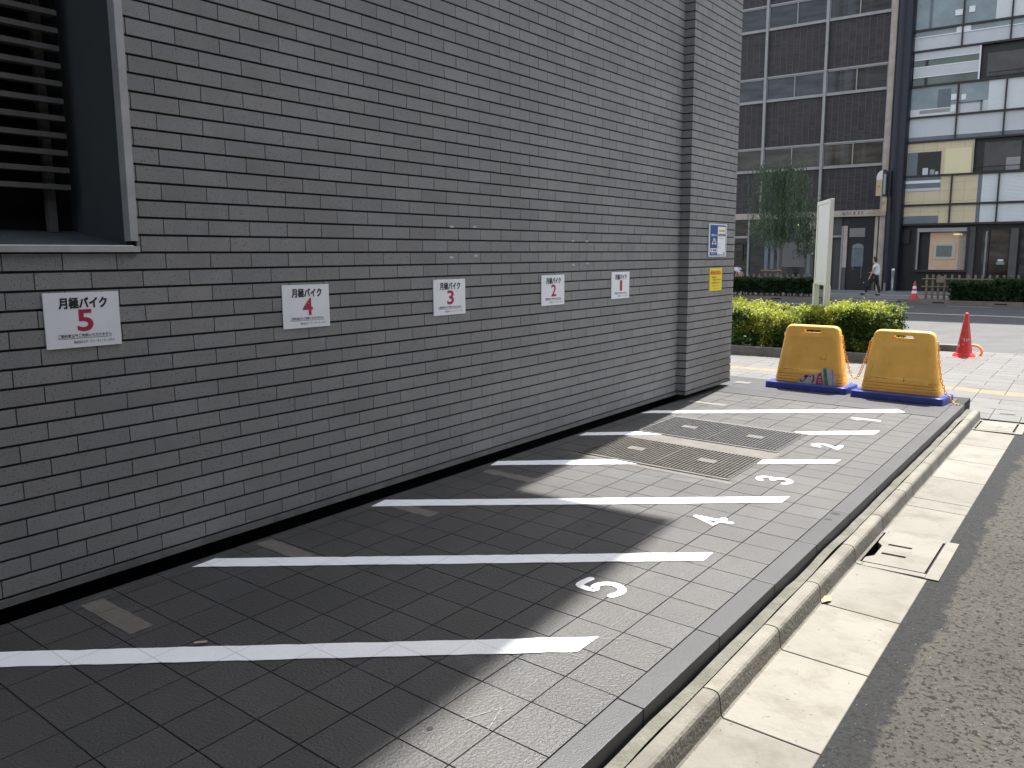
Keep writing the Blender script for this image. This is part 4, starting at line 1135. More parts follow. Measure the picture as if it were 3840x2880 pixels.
# ================================================================== BROWN BUILDING
FY = 42.0
br = thing('brown_building', (-13, 45, -.06), 'brown tiled office block with aluminium ribbon windows across the street', 'building')
BX0, BX1 = -24.0, -9.37
TOPZ = 37.0
floors = []
z = 5.72; 
bays = [-23.65, -20.8, -17.93, -15.05, -12.19, -9.36]
levels = [(5.78, 6.80), (9.13, 10.15), (12.47, 13.49), (15.8, 16.85), (19.15, 20.2), (22.5, 23.55), (25.85, 26.9), (29.2, 30.2), (32.5, 33.5)]
wm = MB()
wm.box(BX0, BX1, FY + .16, FY + 14, -.06, TOPZ, m=1)
spans = [(3.68, 5.66)] + [(levels[i][1] + .06, levels[i + 1][0] - .12) for i in range(len(levels) - 1)]
for (z0, z1) in spans:
    if z0 < 15:
        for b0, b1 in zip(bays[:-1], bays[1:]):
            ncol = 9; cw = (b1 - b0 - .14) / ncol
            for c in range(ncol):
                xa = b0 + .07 + c * cw + .008; xb = xa + cw - .016
                wm.box(xb - .004, xb + .020, FY + .092, FY + .12, z0, z1, 1, 1)
                nr = int((z1 - z0) / .058)
                if b1 < -16.5:
                    wm.box(xa, xb, FY + .1, FY + .165, z0, z1, 0, .8, skip=('k',)); continue
                for r_ in range(nr):
                    za = z0 + (z1 - z0) * r_ / nr
                    dy_ = random.choice((0, .0, .012))
                    wm.box(xa, xb, FY + .10 + dy_, FY + .165, za + .010, za + (z1 - z0) / nr, 0, random.uniform(.7, 1.25), skip=('k', 'b'))
    else: wm.box(BX0, BX1, FY + .1, FY + .165, z0, z1, 0, .9)
wm.box(BX0, BX1, FY + .1, FY + .165, levels[-1][1] + .1, TOPZ, 0, .9)
wm.build('wall', ['brown', 'browng'], br)
fr = MB()
for bx in bays: fr.box(bx - .06, bx + .06, FY - .04, FY + .16, 3.4, TOPZ)
for (z0, z1) in levels:
    fr.box(BX0, BX1, FY + .02, FY + .16, z1 - .01, z1 + .055); fr.box(BX0, BX1, FY - .0, FY + .16, z0 - .13, z0 - .075); fr.box(BX0, BX1, FY + .03, FY + .16, z0 - .07, z0 + .0)
fr.build('facade_frame', 'alu', br)
for li, (z0, z1) in enumerate(levels[:4]):
    for b0, b1 in zip(bays[2:-1], bays[3:]):
        f_ = MB(); xm = (b0 + b1) / 2
        f_.box(xm - .022, xm + .022, FY + .04, FY + .12, z0, z1 - .01); f_.box(b0 + .06, b0 + .10, FY + .05, FY + .12, z0, z1 - .01); f_.box(b1 - .10, b1 - .06, FY + .05, FY + .12, z0, z1 - .01)
        f_.box(b0 + .06, b1 - .06, FY + .05, FY + .12, z1 - .06, z1 - .011)
        w_ = f_.build('window', 'alu', br)
        p_ = MB(); n = 14
        for i in range(n):
            xa = b0 + .06 + (b1 - b0 - .12) * i / n; xb = b0 + .06 + (b1 - b0 - .12) * (i + 1) / n
            ya = FY + .10 + .004 * math.sin(xa * 7); yb = FY + .10 + .004 * math.sin(xb * 7)
            p_.face([(xa, ya, z0), (xb, yb, z0), (xb, yb, z1 - .01), (xa, ya, z1 - .01)])
        p_.build('pane', 'glassw' if li == 0 else 'glassd', w_)
be = MB(); z = -.06
while z < TOPZ:
    be.box(-9.375, -9.13, FY - .12, FY + .5, z + .004, min(z + 3.35, TOPZ)); z += 3.35
be.build('stone_edge', 'beige', br)
bm = MB(); bm.box(BX0, -9.1, FY - .22, FY + .16, 3.37, 3.66); beam = bm.build('fascia', 'beige', br)
b = MB(); rect(b, lambda u, v, d=0: (u, FY - .222 - d, v), -11.12, -9.15, 3.385, 3.645, .002); b.build('name_plate', 'beige', beam)
b = MB(); ff = lambda u, v: (u, FY - .228, v)
put_text(b, 'もりくま', ff, -11.0, -10.42, 3.44, 3.60, .012); put_text(b, '11', ff, -10.30, -10.12, 3.45, 3.59, .0); b.build('name_lettering', 'ink', beam)
b = MB(); put_text(b, '銀座画廊', ff, -9.93, -9.55, 3.46, 3.54, .0); b.build('small_lettering', 'alu', beam)
# ground floor
gf = MB()
SBN = {0: 'cladding', 1: 'shop_window', 2: 'frame_bar', 3: 'stone_pier', 4: 'shop_window', 5: 'blind', 6: 'door_glass', 7: 'lower_pier'}
def sb(x0, x1, y0, y1, z0, z1, m):
    MB().box(x0, x1, y0, y1, z0, z1).build(SBN[m], gfm[m], br)
gfm = ['black2', 'glassd', 'alu', 'beige', 'glassw', 'blind', 'pslate', 'dgrey']
sb(BX0, -15.64, FY - .0, FY + .12, -.06, 3.36, 4); 
sb(-15.50, -12.66, FY + .02, FY + .12, .35, 3.36, 1); sb(BX0, -12.66, FY - .03, FY + .12, -.06, .34, 0)
sb(-15.62, -15.54, FY - .08, FY + .1, .34, 3.36, 2); sb(BX0, -15.62, FY - .06, FY + .05, 2.45, 2.56, 2)
sb(-12.64, -12.28, FY - .15, FY + .2, 1.62, 3.36, 3); sb(-12.64, -12.28, FY - .15, FY + .2, -.06, 1.615, 7)
sb(-12.27, -11.5, FY + .0, FY + .2, -.06, 3.36, 0); sb(-11.62, -11.08, FY + .02, FY + .15, 2.42, 2.52, 2)
sb(-11.5, -11.08, FY + .35, FY + .4, -.06, 2.42, 0); sb(-11.5, -11.08, FY + .02, FY + .2, 2.53, 3.36, 7)
sb(-11.06, -10.98, FY - .04, FY + .2, -.06, 2.95, 2); sb(-10.96, -10.78, FY - .06, FY + .2, 1.0, 2.95, 3); sb(-10.96, -10.78, FY - .06, FY + .2, -.06, .995, 7)
sb(-10.76, -9.58, FY + .0, FY + .2, -.06, 3.36, 0)
sb(-10.70, -10.0, FY - .02, FY + .05, 2.43, 2.84, 5)
sb(-10.55, -10.02, FY - .02, FY + .02, 1.05, 1.93, 6)
for k in range(8):
    a0 = math.pi * k / 8; a1 = math.pi * (k + 1) / 8
    gf.face([(-10.285 + .265 * math.cos(a0), FY - .02, 1.93 + .2 * math.sin(a0)), (-10.285, FY - .02, 1.93), (-10.285 + .265 * math.cos(a1), FY - .02, 1.93 + .2 * math.sin(a1))][::1], 6)
for z0 in (1.93, 1.72): sb(-10.44, -10.10, FY - .035, FY - .021, z0, z0 + .012, 2)
sb(-10.46, -10.445, FY - .035, FY - .021, .9, 1.94, 2); sb(-10.09, -10.075, FY - .035, FY - .021, .5, 1.94, 2)
sb(-9.57, -9.44, FY - .08, FY + .2, 1.2, 3.36, 3); sb(-9.57, -9.44, FY - .08, FY + .2, -.06, 1.195, 7)
sb(-9.43, -9.1, FY + .0, FY + .2, -.06, 3.36, 0)
for k in range(24): gf.box(-13.86, -12.68, FY - .0, FY + .018, 1.02 + k * .05, 1.02 + k * .05 + .03)
tag(gf.build('venetian_blind', 'blind', br), None, None); gf = MB()
for x in (-14.75, -14.45, -14.1): sb(x, x + .18, FY + .0, FY + .018, .9, 2.3, 6)
gf.build('door_glass_arch', gfm, br)
fp = MB(); fp.box(-16.25, -15.85, FY - .08, FY - .02, 1.32, 2.12); fpo = fp.build('framed_poster', 'black2', br)
b = MB(); b.box(-16.19, -15.91, FY - .085, FY - .079, 1.40, 2.04); b.build('poster_print', 'glassw', fpo)
for (x, z, r_, m) in ((-14.0, 3.05, .05, 'lampy'), (-13.1, 3.06, .03, 'lampy')):
    b = MB(); b.lathe([(r_ * .4, -r_), (r_, 0), (r_ * .4, r_)], (x, FY - .08, z), 10); o = b.build('pendant_lamp', m, br, smooth=True)
yb_ = MB(); yb_.box(-14.0 - .4, -14.2, FY - 1.2, FY - 1.0, 1.55, 1.62); 

# far left projecting sign on the stone edge
ps_ = thing('projecting_sign', (-9.28, 41.4, 3.5), 'chrome and tan round topped projecting sign on the stone edge', 'sign')
b = MB()
X0_, X1_ = -9.46, -9.06
out = []
yc = 41.35
for side in (0,):
    arc = [(-.42, 4.22)] + [(-.42 + .0, 5.0)] + [(-.42 + .42 * (1 - math.cos(a)), 5.0 + .38 * math.sin(a)) for a in [R(15 * k) for k in range(1, 7)]] + [(.0 + .12, 5.38), (.12, 4.22)]
# shell as thick slab facing the street: rounded top-left
sh = []
for k in range(0, 10): a = R(180 - 10 * k); sh.append((-9.22 + .26 * math.cos(a), 5.05 + .32 * math.sin(a)))
sh = [(-9.48, 4.24)] + sh + [(-9.22, 5.37), (-9.22, 4.24)]
def slab(mb, pts, y0, y1, m=0):
    b0 = len(mb.v)
    for x, z in pts: mb.v.append((x, y0, z))
    for x, z in pts: mb.v.append((x, y1, z))
    n = len(pts)
    mb.f.append(tuple(range(b0, b0 + n))[::1]); mb.m.append(m); mb.t.append(1)
    mb.f.append(tuple(reversed(range(b0 + n, b0 + 2 * n)))); mb.m.append(m); mb.t.append(1)
    for k in range(n): k2 = (k + 1) % n; mb.f.append((b0 + k2, b0 + k, b0 + n + k, b0 + n + k2)); mb.m.append(m); mb.t.append(1)
slab(b, sh, 41.3, 41.45); b.build('shell', 'chrome', ps_)
b = MB(); b.box(-9.475, -9.23, 41.285, 41.299, 4.26, 4.95); b.build('face', 'gold', ps_)
b = MB(); slab(b, [(-9.215, 4.22), (-9.215, 5.39), (-9.12, 5.40), (-9.04, 5.30), (-9.02, 4.22)], 41.28, 41.5); b.build('edge_case', 'mull', ps_)
b = MB(); b.box(-9.17, -9.07, 41.265, 41.279, 4.3, 5.2); b.build('light_strip', 'pblue', ps_)
b = MB(); put_text(b, '銀座', lambda u, v: (u, 41.283, v), -9.40, -9.30, 4.62, 4.68, .02); b.build('mark', 'dgrey', ps_)
o = MB().box(-9.17, -8.99, 41.25, 41.35, 3.55, 4.15).build('small_sign', 'gold'); tag(o, 'small tan plaque hanging below the projecting sign', 'sign')
b = MB(); put_text(b, 'Mori', lambda u, v: (u, 41.248, v), -9.15, -9.03, 3.93, 3.97, .02); put_text(b, 'Bld', lambda u, v: (u, 41.248, v), -9.15, -9.03, 3.86, 3.90, .02); b.build('lettering', 'ink', o)

# ================================================================== GLASS BUILDING
gb = thing('glass_building', (-2, 46, -.06), 'pale glass panelled building with black mullions and a black column across the street', 'building')
GX1 = 26.0
cy_ = MB(); cy_.tube([(-8.765, 41.95, -.06), (-8.765, 41.95, TOPZ)], .375, 24); cy_.build('column', 'blackm', gb, smooth=True)
bd_ = MB(); bd_.box(-9.08, GX1, FY + .35, FY + 14, -.06, TOPZ + .3); bd_.build('wall', 'black2', gb)
colx = [-8.39, -6.51, -4.69, -2.86, -1.03, .8, 2.63]
rowz = [2.94, 3.80, 5.08, 6.57, 7.63, 8.96, 10.45, 11.33, 13.2, 14.1, 15.6, 16.5, 18]
ml = MB()
for z in rowz: ml.box(-8.39, GX1, FY - .03, FY + .3, z - .045, z + .035)
for x in colx[1:]:
    for (a, b) in ((2.94, 5.08), (6.57, 8.96), (10.45, 18)): ml.box(x - .03, x + .03, FY - .025, FY + .3, a, b)
ml.box(-8.39, GX1, FY + .29, FY + .34, 2.9, 18)
ml.build('mullion', 'mull', gb)
def panel(x0, x1, z0, z1, m, d=.06, name='panel', grid=None, rib=False):
    p = MB()
    if rib:
        n = max(2, int((z1 - z0) / .055))
        for k in range(n):
            a = z0 + (z1 - z0) * k / n; h_ = (z1 - z0) / n
            p.face([(x0, FY + d, a), (x1, FY + d, a), (x1, FY + d - .012, a + h_ * .8), (x0, FY + d - .012, a + h_ * .8)])
            p.face([(x0, FY + d - .012, a + h_ * .8), (x1, FY + d - .012, a + h_ * .8), (x1, FY + d, a + h_), (x0, FY + d, a + h_)])
    else:
        p.box(x0, x1, FY + d, FY + d + .05, z0, z1)
    o = p.build(name, m, gb)
    if grid:
        g_ = MB()
        for gx in grid[0]: g_.box(gx - .007, gx + .007, FY + d - .004, FY + d + .01, z0, z1)
        for gz in grid[1]: g_.box(x0, x1, FY + d - .003, FY + d + .01, gz - .007, gz + .007)
        g_.build('panel_joint', 'beige', o)
    return o
E_ = -5.33
# rows bottom to top
panel(-8.39, E_ - .16, 2.985, 3.755, 'cream', grid=([-7.7, -6.95, -5.95], [3.5]))  # cream here is a reflected facade put into the panel colour
panel(-8.39, -6.97, 2.985, 3.32, 'pslate', .035); panel(E_ - .155, E_, 2.985, 5.035, 'pslate', .055); 
panel(E_, -2.9, 2.985, 3.755, 'ribw', rib=True); panel(-2.8, 2.6, 2.985, 3.755, 'ribw', rib=True)
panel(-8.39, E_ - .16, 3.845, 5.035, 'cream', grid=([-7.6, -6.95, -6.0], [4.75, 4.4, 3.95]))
panel(-8.39, -6.97, 4.54, 4.76, 'pslate', .035); panel(-8.39, -6.97, 4.76, 4.88, 'ltrim', .035); panel(-8.39, -6.97, 4.42, 4.54, 'lgrey', .035); panel(-8.39, -6.97, 4.88, 5.03, 'pslate', .036)
panel(E_, -2.9, 3.845, 5.035, 'ribw', rib=True); panel(-2.8, 2.6, 3.845, 5.035, 'ribw', rib=True)
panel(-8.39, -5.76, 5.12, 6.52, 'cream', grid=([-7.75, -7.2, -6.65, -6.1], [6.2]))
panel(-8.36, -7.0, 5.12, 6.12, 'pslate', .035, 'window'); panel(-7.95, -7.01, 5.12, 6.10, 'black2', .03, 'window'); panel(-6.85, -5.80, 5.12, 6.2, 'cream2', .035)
panel(-7.72, -7.5, 5.12, 5.42, 'lgrey', .025, 'vase'); panel(-7.42, -7.24, 5.12, 5.34, 'alu', .025, 'vase'); panel(-7.2, -7.08, 5.12, 5.24, 'lgrey', .025, 'vase')
panel(-5.76, -5.72, 5.12, 6.52, 'beige', .0); panel(-5.72, 2.6, 5.12, 6.52, 'black2', .2)
panel(-5.35, -3.98, 5.16, 6.36, 'dgrey', .17, 'window'); panel(-3.9, -2.2, 5.16, 6.36, 'glassw', .17, 'window'); panel(-4.5, -3.98, 5.16, 5.68, 'alu', .16, 'window')
for (z, x0, x1) in ((5.33, -5.7, 2.6), (9.22, -5.4, 2.6)):
    r_ = MB(); r_.tube([(x0, FY - .05, z), (x1, FY - .05, z)], .018, 6)
    for k in range(8): r_.tube([(x0 + .3 + k * .85, FY - .05, z - .22), (x0 + .3 + k * .85, FY - .05, z)], .015, 6)
    r_.build('railing', 'mull', gb)
for x0, x1 in ((-8.39, -6.54), (-6.48, -4.72), (-4.66, -2.89), (-2.83, 2.6)):
    panel(x0, x1, 6.78, 7.585, 'lgrey'); panel(x0, x1, 6.61, 6.78, 'pslate'); panel(x0, x1, 10.49, 11.02, 'lgrey'); panel(x0, x1, 11.02, 11.06, 'ltrim', .02); panel(x0, x1, 11.06, 11.285, 'pblue')
panel(-8.39, -6.54, 7.66, 7.98, 'ribw'); panel(-8.39, -6.54, 7.98, 8.915, 'pblue', name='window'); panel(-8.0, -6.8, 7.80, 7.93, 'alu', .03); panel(-7.3, -6.8, 8.0, 8.75, 'pslate', .03, 'curtain')
panel(-6.78, -6.56, 8.25, 8.50, 'ltrim', .02); panel(-6.76, -6.56, 7.75, 8.05, 'ltrim', .02); panel(-6.38, -6.20, 8.22, 8.45, 'ltrim', .02); panel(-6.46, -6.40, 7.66, 8.9, 'alu', .02)
panel(-6.48, -5.35, 7.66, 8.12, 'lgrey'); panel(-6.48, -5.35, 8.12, 8.915, 'pblue', name='window'); panel(-6.48, -5.55, 8.08, 8.14, 'pslate', .02); panel(-5.62, -5.55, 7.7, 8.12, 'pslate', .02)
panel(-5.35, -4.72, 7.66, 8.915, 'ribw', rib=True); panel(-4.66, -2.89, 7.66, 8.915, 'ribw', rib=True); panel(-2.83, 2.6, 7.66, 8.915, 'ribw', rib=True)
panel(-8.36, -5.8, 9.0, 10.4, 'pgreen', name='window'); panel(-8.36, -5.8, 9.36, 9.36 + .40, 'lgrey', .04); panel(-8.36, -5.8, 9.76, 9.80, 'ltrim', .03); panel(-8.36, -5.8, 9.33, 9.36, 'ltrim', .03)
panel(-8.36, -5.8, 10.10, 10.4, 'lgrey', .04); panel(-8.36, -5.8, 10.07, 10.10, 'ltrim', .03); panel(-7.9, -7.78, 9.0, 10.1, 'mull', .045); panel(-8.36, -8.24, 9.0, 10.1, 'pslate', .042)
panel(-5.8, -5.74, 9.0, 10.4, 'ltrim', .0); panel(-5.74, 2.6, 9.0, 10.4, 'black2', .2); panel(-5.5, 2.6, 9.1, 10.05, 'dgrey', .17, 'window')
panel(-8.39, -6.54, 11.37, 13.1, 'pblue', name='window'); panel(-6.48, -5.3, 11.37, 13.1, 'pblue', name='window'); panel(-5.3, -4.72, 11.37, 13.1, 'ribw', rib=True); panel(-4.66, -2.89, 11.37, 13.1, 'ribw', rib=True); panel(-2.83, 2.6, 11.37, 13.1, 'ribw')
panel(-6.85, -6.56, 11.75, 11.98, 'ltrim', .02); panel(-6.32, -6.1, 11.80, 12.05, 'ltrim', .02); panel(-6.75, -6.2, 11.06, 11.28, 'ltrim', .03); panel(-7.85, -7.75, 11.37, 13.1, 'pslate', .02)
panel(-8.39, 2.6, 13.25, 18, 'lgrey')
panel(2.65, GX1, 3, 18, 'lgrey'); panel(-8.39, GX1, 18.1, TOPZ, 'lgrey')
# ground floor gallery window
gw = MB(); gw.box(-7.82, -5.70, FY - .02, FY + .34, .82, .92); gw.box(-7.84, -7.76, FY - .02, FY + .3, .92, 2.79); gw.box(-5.76, -5.68, FY - .02, FY + .3, .92, 2.79)
gwo = gw.build('gallery_window', 'mull', gb)
b = MB(); b.box(-7.76, -5.76, FY + .0, FY + .1, 2.60, 2.77); b.build('header', 'alu', gwo)
b = MB(); b.box(-7.76, -7.68, FY + .02, FY + .1, .92, 2.60); b.build('side_frame', 'alu', gwo)
b = MB(); b.box(-7.26, -6.08, FY + .30, FY + .34, .92, 2.57); b.build('display_wall', 'gal', gwo)
b = MB(); b.box(-6.08, -5.76, FY + .31, FY + .345, .92, 2.57); b.build('side_wall', 'beige', gwo)
b = MB(); b.box(-7.09, -6.20, FY + .25, FY + .29, 1.39, 2.11); pf_ = b.build('picture_frame', 'artf', gwo)
b = MB(); b.box(-6.97, -6.34, FY + .24, FY + .249, 1.50, 1.99); b.build('picture', 'art', pf_)
b = MB(); put_text(b, 'Gallery', lambda u, v: (u, FY + .20, v), -6.31, -5.96, 2.43, 2.53, .02); b.build('lettering', 'galt', gwo)
for nm, m_, q in (('pier', 'dgrey', (-5.68, -5.44, FY + .1, FY + .3, .5, 2.8)), ('shop_window', 'glassd', (-5.16, -4.90, FY + .25, FY + .3, .6, 2.68)), ('door', 'glassw', (-4.86, -4.13, FY + .24, FY + .3, .1, 2.68)),
        ('pier', 'dgrey', (-4.1, -3.8, FY + .1, FY + .3, -.06, 2.7)), ('display_stand', 'steel', (-4.55, -4.25, FY + .1, FY + .2, 1.15, 1.28)), ('display_card', 'ltrim', (-4.5, -4.3, FY + .09, FY + .2, 1.3, 1.38)),
        ('shop_window', 'glassd', (-3.7, -2.2, FY + .2, FY + .3, .1, 2.7)), ('panel', 'black2', (-8.6, -8.1, FY + .2, FY + .34, 2.1, 2.7)), ('door_frame', 'steel', (-5.05, -4.98, FY + .23, FY + .249, .6, 2.6))):
    MB().box(*q).build(nm, m_, gb)

# bollards by the column
t = thing('bollard', (-8.47, 41.0, -.06), 'steel bollard with white domed cap before the black column', 'bollard')
b = MB(); b.lathe([(.055, .03), (.06, .35), (.072, .42), (.055, .45), (.06, .72), (.075, .8), (.07, .95)], (-8.47, 41.0, -.06), 14); b.build('shaft', 'steel', t, smooth=True)
b = MB(); b.lathe([(.065, .95), (.075, .97), (.06, 1.02), (.02, 1.045)], (-8.47, 41.0, -.06), 14); b.build('cap', 'ltrim', t, smooth=True)
b = MB(); b.box(-8.63, -8.33, 40.85, 41.15, -.06, -.025); b.build('foot', 'alu', t)
b = MB(); b.box(-8.46, -8.43, 40.925, 40.935, .10, .30); b.build('reflector', 'ltrim', t)
o = MB().box(-8.82, -8.74, 40.9, 40.98, -.06, .34).build('short_post', 'steel', bevel=.005); tag(o, 'short grey post beside the steel bollard', 'post')

# ================================================================== PEOPLE
def skin_mesh(name, chains, material, parent, sub=2):
    """chains: list of lists of (co, radius); first point of later chains may name an existing index"""
    vs, es, rs = [], [], []
    for ch_ in chains:
        prev = None
        for it in ch_:
            if isinstance(it, int): prev = it; continue
            co, r_ = it; vs.append(co); rs.append(r_); i = len(vs) - 1
            if prev is not None: es.append((prev, i))
            prev = i
    o0 = ORG[parent.name]
    me = bpy.data.meshes.new(name); me.from_pydata([tuple(Vector(v) - o0) for v in vs], es, [])
    ob = bpy.data.objects.new(name, me); COL.objects.link(ob)
    sk_ = ob.modifiers.new('s', 'SKIN'); sk_.use_smooth_shade = True
    for i, r_ in enumerate(rs):
        rr_ = r_ if isinstance(r_, tuple) else (r_, r_)
        me.skin_vertices[0].data[i].radius = rr_
    me.skin_vertices[0].data[0].use_root = True
    sb_ = ob.modifiers.new('u', 'SUBSURF'); sb_.levels = sub; sb_.render_levels = sub
    dg = bpy.context.evaluated_depsgraph_get(); dg.update()
    m2 = bpy.data.meshes.new_from_object(ob.evaluated_get(dg)); m2.name = name
    bpy.data.objects.remove(ob)
    m2.materials.clear(); m2.materials.append(MT[material])
    m2.polygons.foreach_set('use_smooth', [True] * len(m2.polygons))
    o = bpy.data.objects.new(name, m2); COL.objects.link(o); o.parent = parent; ORG[o.name] = o0
    return o
py = 37.0; G = -.06
pr = thing('person', (-8.42, py, G), 'person in white short sleeved shirt and black trousers walking past with a bag', 'person')
yn, yf = py - .16, py + .16     # near and far side of the body
def hand(c, d, n0, s=1.0):
    """five fingers as their own short chains rooted in the palm; n0 = palm vertex index"""
    out = []; c = Vector(c); d = Vector(d).normalized(); sd_ = Vector((0, 1, 0))
    for k, (o_, l) in enumerate(((-.028, .060), (-.010, .070), (.010, .066), (.027, .052))):
        p = c + sd_ * o_ + d * .03; q = p + d * l * .55; e = q + (d + Vector((.5, 0, -.2))).normalized() * l * .45
        out.append([n0, (tuple(p), .010), (tuple(q), .009), (tuple(e), .007)])
    out.append([n0, (tuple(c + sd_ * -.035 + d * .0), .011), (tuple(c + sd_ * -.05 + d * .03 + Vector((-.015, 0, 0))), .009)])
    return out
pel = (-8.31, py, .80 + .0)
body = [[(pel, (.085, .10)), ((-8.305, py, .95), (.075, .09)), ((-8.30, py, 1.10), (.08, .105)), ((-8.305, py, 1.20), (.07, .12)), ((-8.33, py, 1.255), (.042, .045)), ((-8.36, py, 1.31), (.045, .048)), ((-8.375, py, 1.37), (.075, .07)), ((-8.375, py, 1.43), (.072, .068)), ((-8.37, py, 1.475), (.045, .045))],
        [3, ((-8.30, yn + .02, 1.195), .048), ((-8.34, yn - .03, 1.08), .042), ((-8.375, yn - .04, .95), .036), ((-8.43, yn - .04, .82), .029), ((-8.475, yn - .04, .71), .021), ((-8.50, yn - .04, .655), .026)],
        [3, ((-8.31, yf - .02, 1.195), .048), ((-8.30, yf + .03, 1.06), .042), ((-8.33, yf + .04, .94), .036), ((-8.43, yf + .03, .88), .030), ((-8.50, yf + .02, .86), .023), ((-8.54, yf + .02, .87), .026)],
        [0, ((-8.34, yn + .07, .72), .085), ((-8.49, yn + .07, .42), .055), ((-8.63, yn + .07, .12), .036), ((-8.68, yn + .07, .03), .036), ((-8.78, yn + .07, -.01), .03)],
        [0, ((-8.28, yf - .07, .72), .085), ((-8.235, yf - .07, .42), .055), ((-8.13, yf - .07, .10), .036), ((-8.13, yf - .07, .02), .036), ((-8.23, yf - .07, -.025), .03)]]
body += hand((-8.50, yn - .04, .655), (-.35, 0, -1), 14) + hand((-8.54, yf + .02, .87), (-1, 0, .2), 20)
bo = skin_mesh('body', body, 'skin', pr)
f_ = MB(); f_.lathe([(.004, -.02), (.012, -.008), (.006, .012)], (-8.452, py, 1.392), 6); f_.build('nose', 'skin', bo, smooth=True)
f_ = MB()
for s in (-1, 1): f_.box(-8.447, -8.440, py + s * .028 - .010, py + s * .028 + .010, 1.408, 1.416)
f_.build('eye', 'hair', bo)
f_ = MB(); f_.box(-8.446, -8.438, py - .016, py + .016, 1.352, 1.358); f_.build('mouth', 'rink', bo)
skin_mesh('hair', [[((-8.33, py, 1.30), (.04, .055)), ((-8.325, py, 1.37), (.072, .080)), ((-8.345, py, 1.44), (.092, .088)), ((-8.375, py, 1.485), (.07, .07)), ((-8.43, py, 1.475), (.025, .05))]], 'hair', pr)
skin_mesh('shirt', [[((-8.30, py, .745), (.150, .175)), ((-8.295, py, .90), (.150, .17)), ((-8.29, py, 1.08), (.135, .17)), ((-8.30, py, 1.19), (.105, .15)), ((-8.32, py, 1.24), (.055, .06))],
                    [3, ((-8.30, yn + .01, 1.185), .066), ((-8.335, yn - .035, 1.07), .062)], [3, ((-8.30, yf - .01, 1.185), .066), ((-8.305, yf + .035, 1.07), .062)]], 'shirt', pr)
skin_mesh('trousers', [[((-8.305, py, .93), (.125, .145)), ((-8.31, py, .74), (.125, .15))],
                       [1, ((-8.38, yn + .07, .62), .092), ((-8.50, yn + .07, .42), .070), ((-8.585, yn + .07, .22), .058), ((-8.645, yn + .07, .055), .054)],
                       [1, ((-8.27, yf - .07, .62), .092), ((-8.232, yf - .07, .42), .070), ((-8.17, yf - .07, .22), .058), ((-8.12, yf - .07, .04), .054)]], 'trou', pr)
for (x, y, z, dz) in ((-8.66, yn + .07, .005, .01), (-8.12, yf - .07, -.02, 0)):
    skin_mesh('shoe', [[((x + .02, y, z + .02), (.042, .045)), ((x - .06, y, z - .0), (.038, .042)), ((x - .15, y, z - .015), (.030, .040)), ((x - .19, y, z - .02), (.02, .03))]], 'shoe', pr)
bg_ = MB(); bg_.box(-8.71, -8.47, yn - .12, yn - .02, .30, .52)
o = bg_.build('handbag', 'trou', bevel=.02); tag(o, 'dark handbag hanging from the walking person\'s hand', 'bag')
s_ = MB(); s_.tube([(-8.66, yn - .07, .51), (-8.60, yn - .07, .62), (-8.52, yn - .06, .645), (-8.50, yn - .07, .60), (-8.50, yn - .07, .51)], .008, 6); s_.build('strap', 'trou', o, smooth=True)
b = MB(); b.box(-8.705, -8.675, yn - .125, yn - .118, .46, .49); b.build('clasp', 'ltrim', o)

# bending person by the corner of the tiled building
qx, qy = -14.45, 38.0
p2 = thing('person', (qx, qy, G), 'person in white shirt and navy waistcoat bending down by the brown shopfront', 'person')
body = [[((qx + .05, qy, .72), (.11, .13)), ((qx - .02, qy, .84), (.10, .13)), ((qx - .12, qy, .95), (.11, .15)), ((qx - .22, qy, 1.0), (.08, .13)), ((qx - .29, qy, .99), .045), ((qx - .34, qy, .97), .05), ((qx - .39, qy, .94), (.075, .07)), ((qx - .44, qy, .91), (.06, .06))],
        [3, ((qx - .18, qy - .17, .97), .05), ((qx + .0, qy - .22, .88), .043), ((qx + .12, qy - .22, .72), .034), ((qx + .14, qy - .22, .58), .024), ((qx + .14, qy - .22, .52), .027)],
        [3, ((qx - .22, qy + .17, .96), .05), ((qx - .25, qy + .2, .78), .042), ((qx - .3, qy + .2, .6), .032), ((qx - .32, qy + .2, .5), .024), ((qx - .33, qy + .2, .45), .026)],
        [0, ((qx + .05, qy - .09, .66), .09), ((qx - .03, qy - .09, .38), .06), ((qx + .06, qy - .09, .06), .04), ((qx - .06, qy - .09, -.02), .035)],
        [0, ((qx + .07, qy + .09, .66), .09), ((qx + .02, qy + .09, .38), .06), ((qx + .14, qy + .09, .06), .04), ((qx + .02, qy + .09, -.02), .035)]]
body += hand((qx + .14, qy - .22, .52), (0, 0, -1), 12) + hand((qx - .33, qy + .2, .45), (0, 0, -1), 17)
bo = skin_mesh('body', body, 'skin', p2)
skin_mesh('hair', [[((qx - .33, qy, 1.0), (.05, .06)), ((qx - .39, qy, .985), (.075, .08)), ((qx - .45, qy, .95), (.055, .06))]], 'hair', p2)
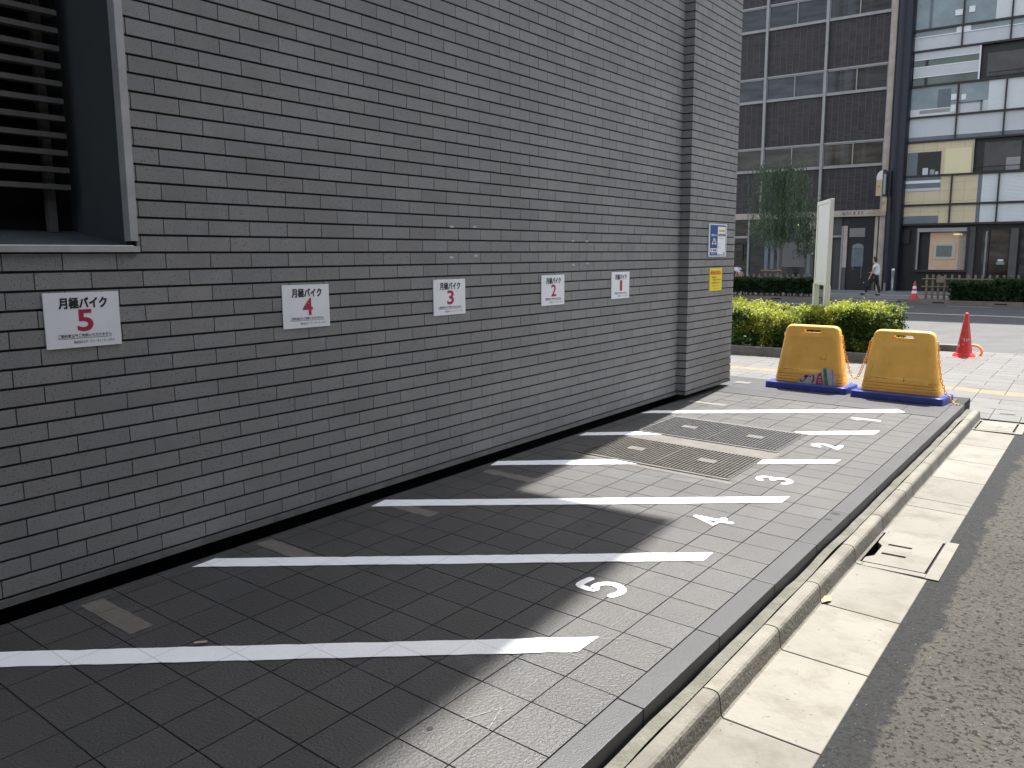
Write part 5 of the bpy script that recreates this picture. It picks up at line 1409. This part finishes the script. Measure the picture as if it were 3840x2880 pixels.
skin_mesh('shirt', [[((qx + .03, qy, .78), (.115, .145)), ((qx - .08, qy, .93), (.12, .155)), ((qx - .2, qy, 1.0), (.10, .14)), ((qx - .26, qy, 1.0), (.06, .07))],
                    [2, ((qx - .17, qy - .17, .98), .075), ((qx - .04, qy - .21, .92), .072), ((qx + .08, qy - .225, .80), .058)], [2, ((qx - .21, qy + .17, .96), .07), ((qx - .24, qy + .2, .82), .06)]], 'shirt', p2)
skin_mesh('waistcoat', [[((qx + .04, qy, .76), (.128, .150)), ((qx - .07, qy, .92), (.132, .150)), ((qx - .18, qy, .99), (.115, .12))]], 'vest', p2)
skin_mesh('trousers', [[((qx + .05, qy, .78), (.12, .14)), ((qx + .06, qy, .70), (.115, .135))], [1, ((qx + .03, qy - .09, .55), .09), ((qx - .02, qy - .09, .36), .075), ((qx + .05, qy - .09, .06), .055)], [1, ((qx + .06, qy + .09, .55), .09), ((qx + .03, qy + .09, .36), .075), ((qx + .13, qy + .09, .06), .055)]], 'trou', p2)
for (x, y) in ((qx + .04, qy - .09), (qx + .12, qy + .09)):
    skin_mesh('shoe', [[((x + .02, y, -.01), (.04, .045)), ((x - .08, y, -.025), (.035, .042)), ((x - .15, y, -.03), (.022, .035))]], 'shoe', p2)

# ================================================================== SMALL THINGS ON THE GROUND
b = MB(); b.tube([(-3.19, 1.995, .010), (-3.155, 2.035, .010)], .0045, 8, m=0); o = b.build('cigarette_butt', 'butt', smooth=True); tag(o, 'flattened cigarette butt on the white line nearest the louvred window', 'cigarette butt')
b = MB()
lx, ly, lz = -1.155, 4.49, -.163
pts_ = [(-.012, -.055), (.012, -.03), (.022, .0), (.015, .035), (-.004, .06), (-.022, .03), (-.026, 0), (-.022, -.03)]
cen = (lx, ly, lz + .012)
for k in range(len(pts_)):
    p, q = pts_[k], pts_[(k + 1) % len(pts_)]
    b.face([cen, (lx + p[0], ly + p[1], lz + .004 + .006 * (k % 2)), (lx + q[0], ly + q[1], lz + .004 + .006 * ((k + 1) % 2))])
b.tube([(lx, ly + .055, lz + .006), (lx + .01, ly + .085, lz + .012)], .0015, 5)
o = b.build('dry_leaf', 'leafd'); tag(o, 'curled dry brown leaf lying in the gutter against the kerb', 'leaf')
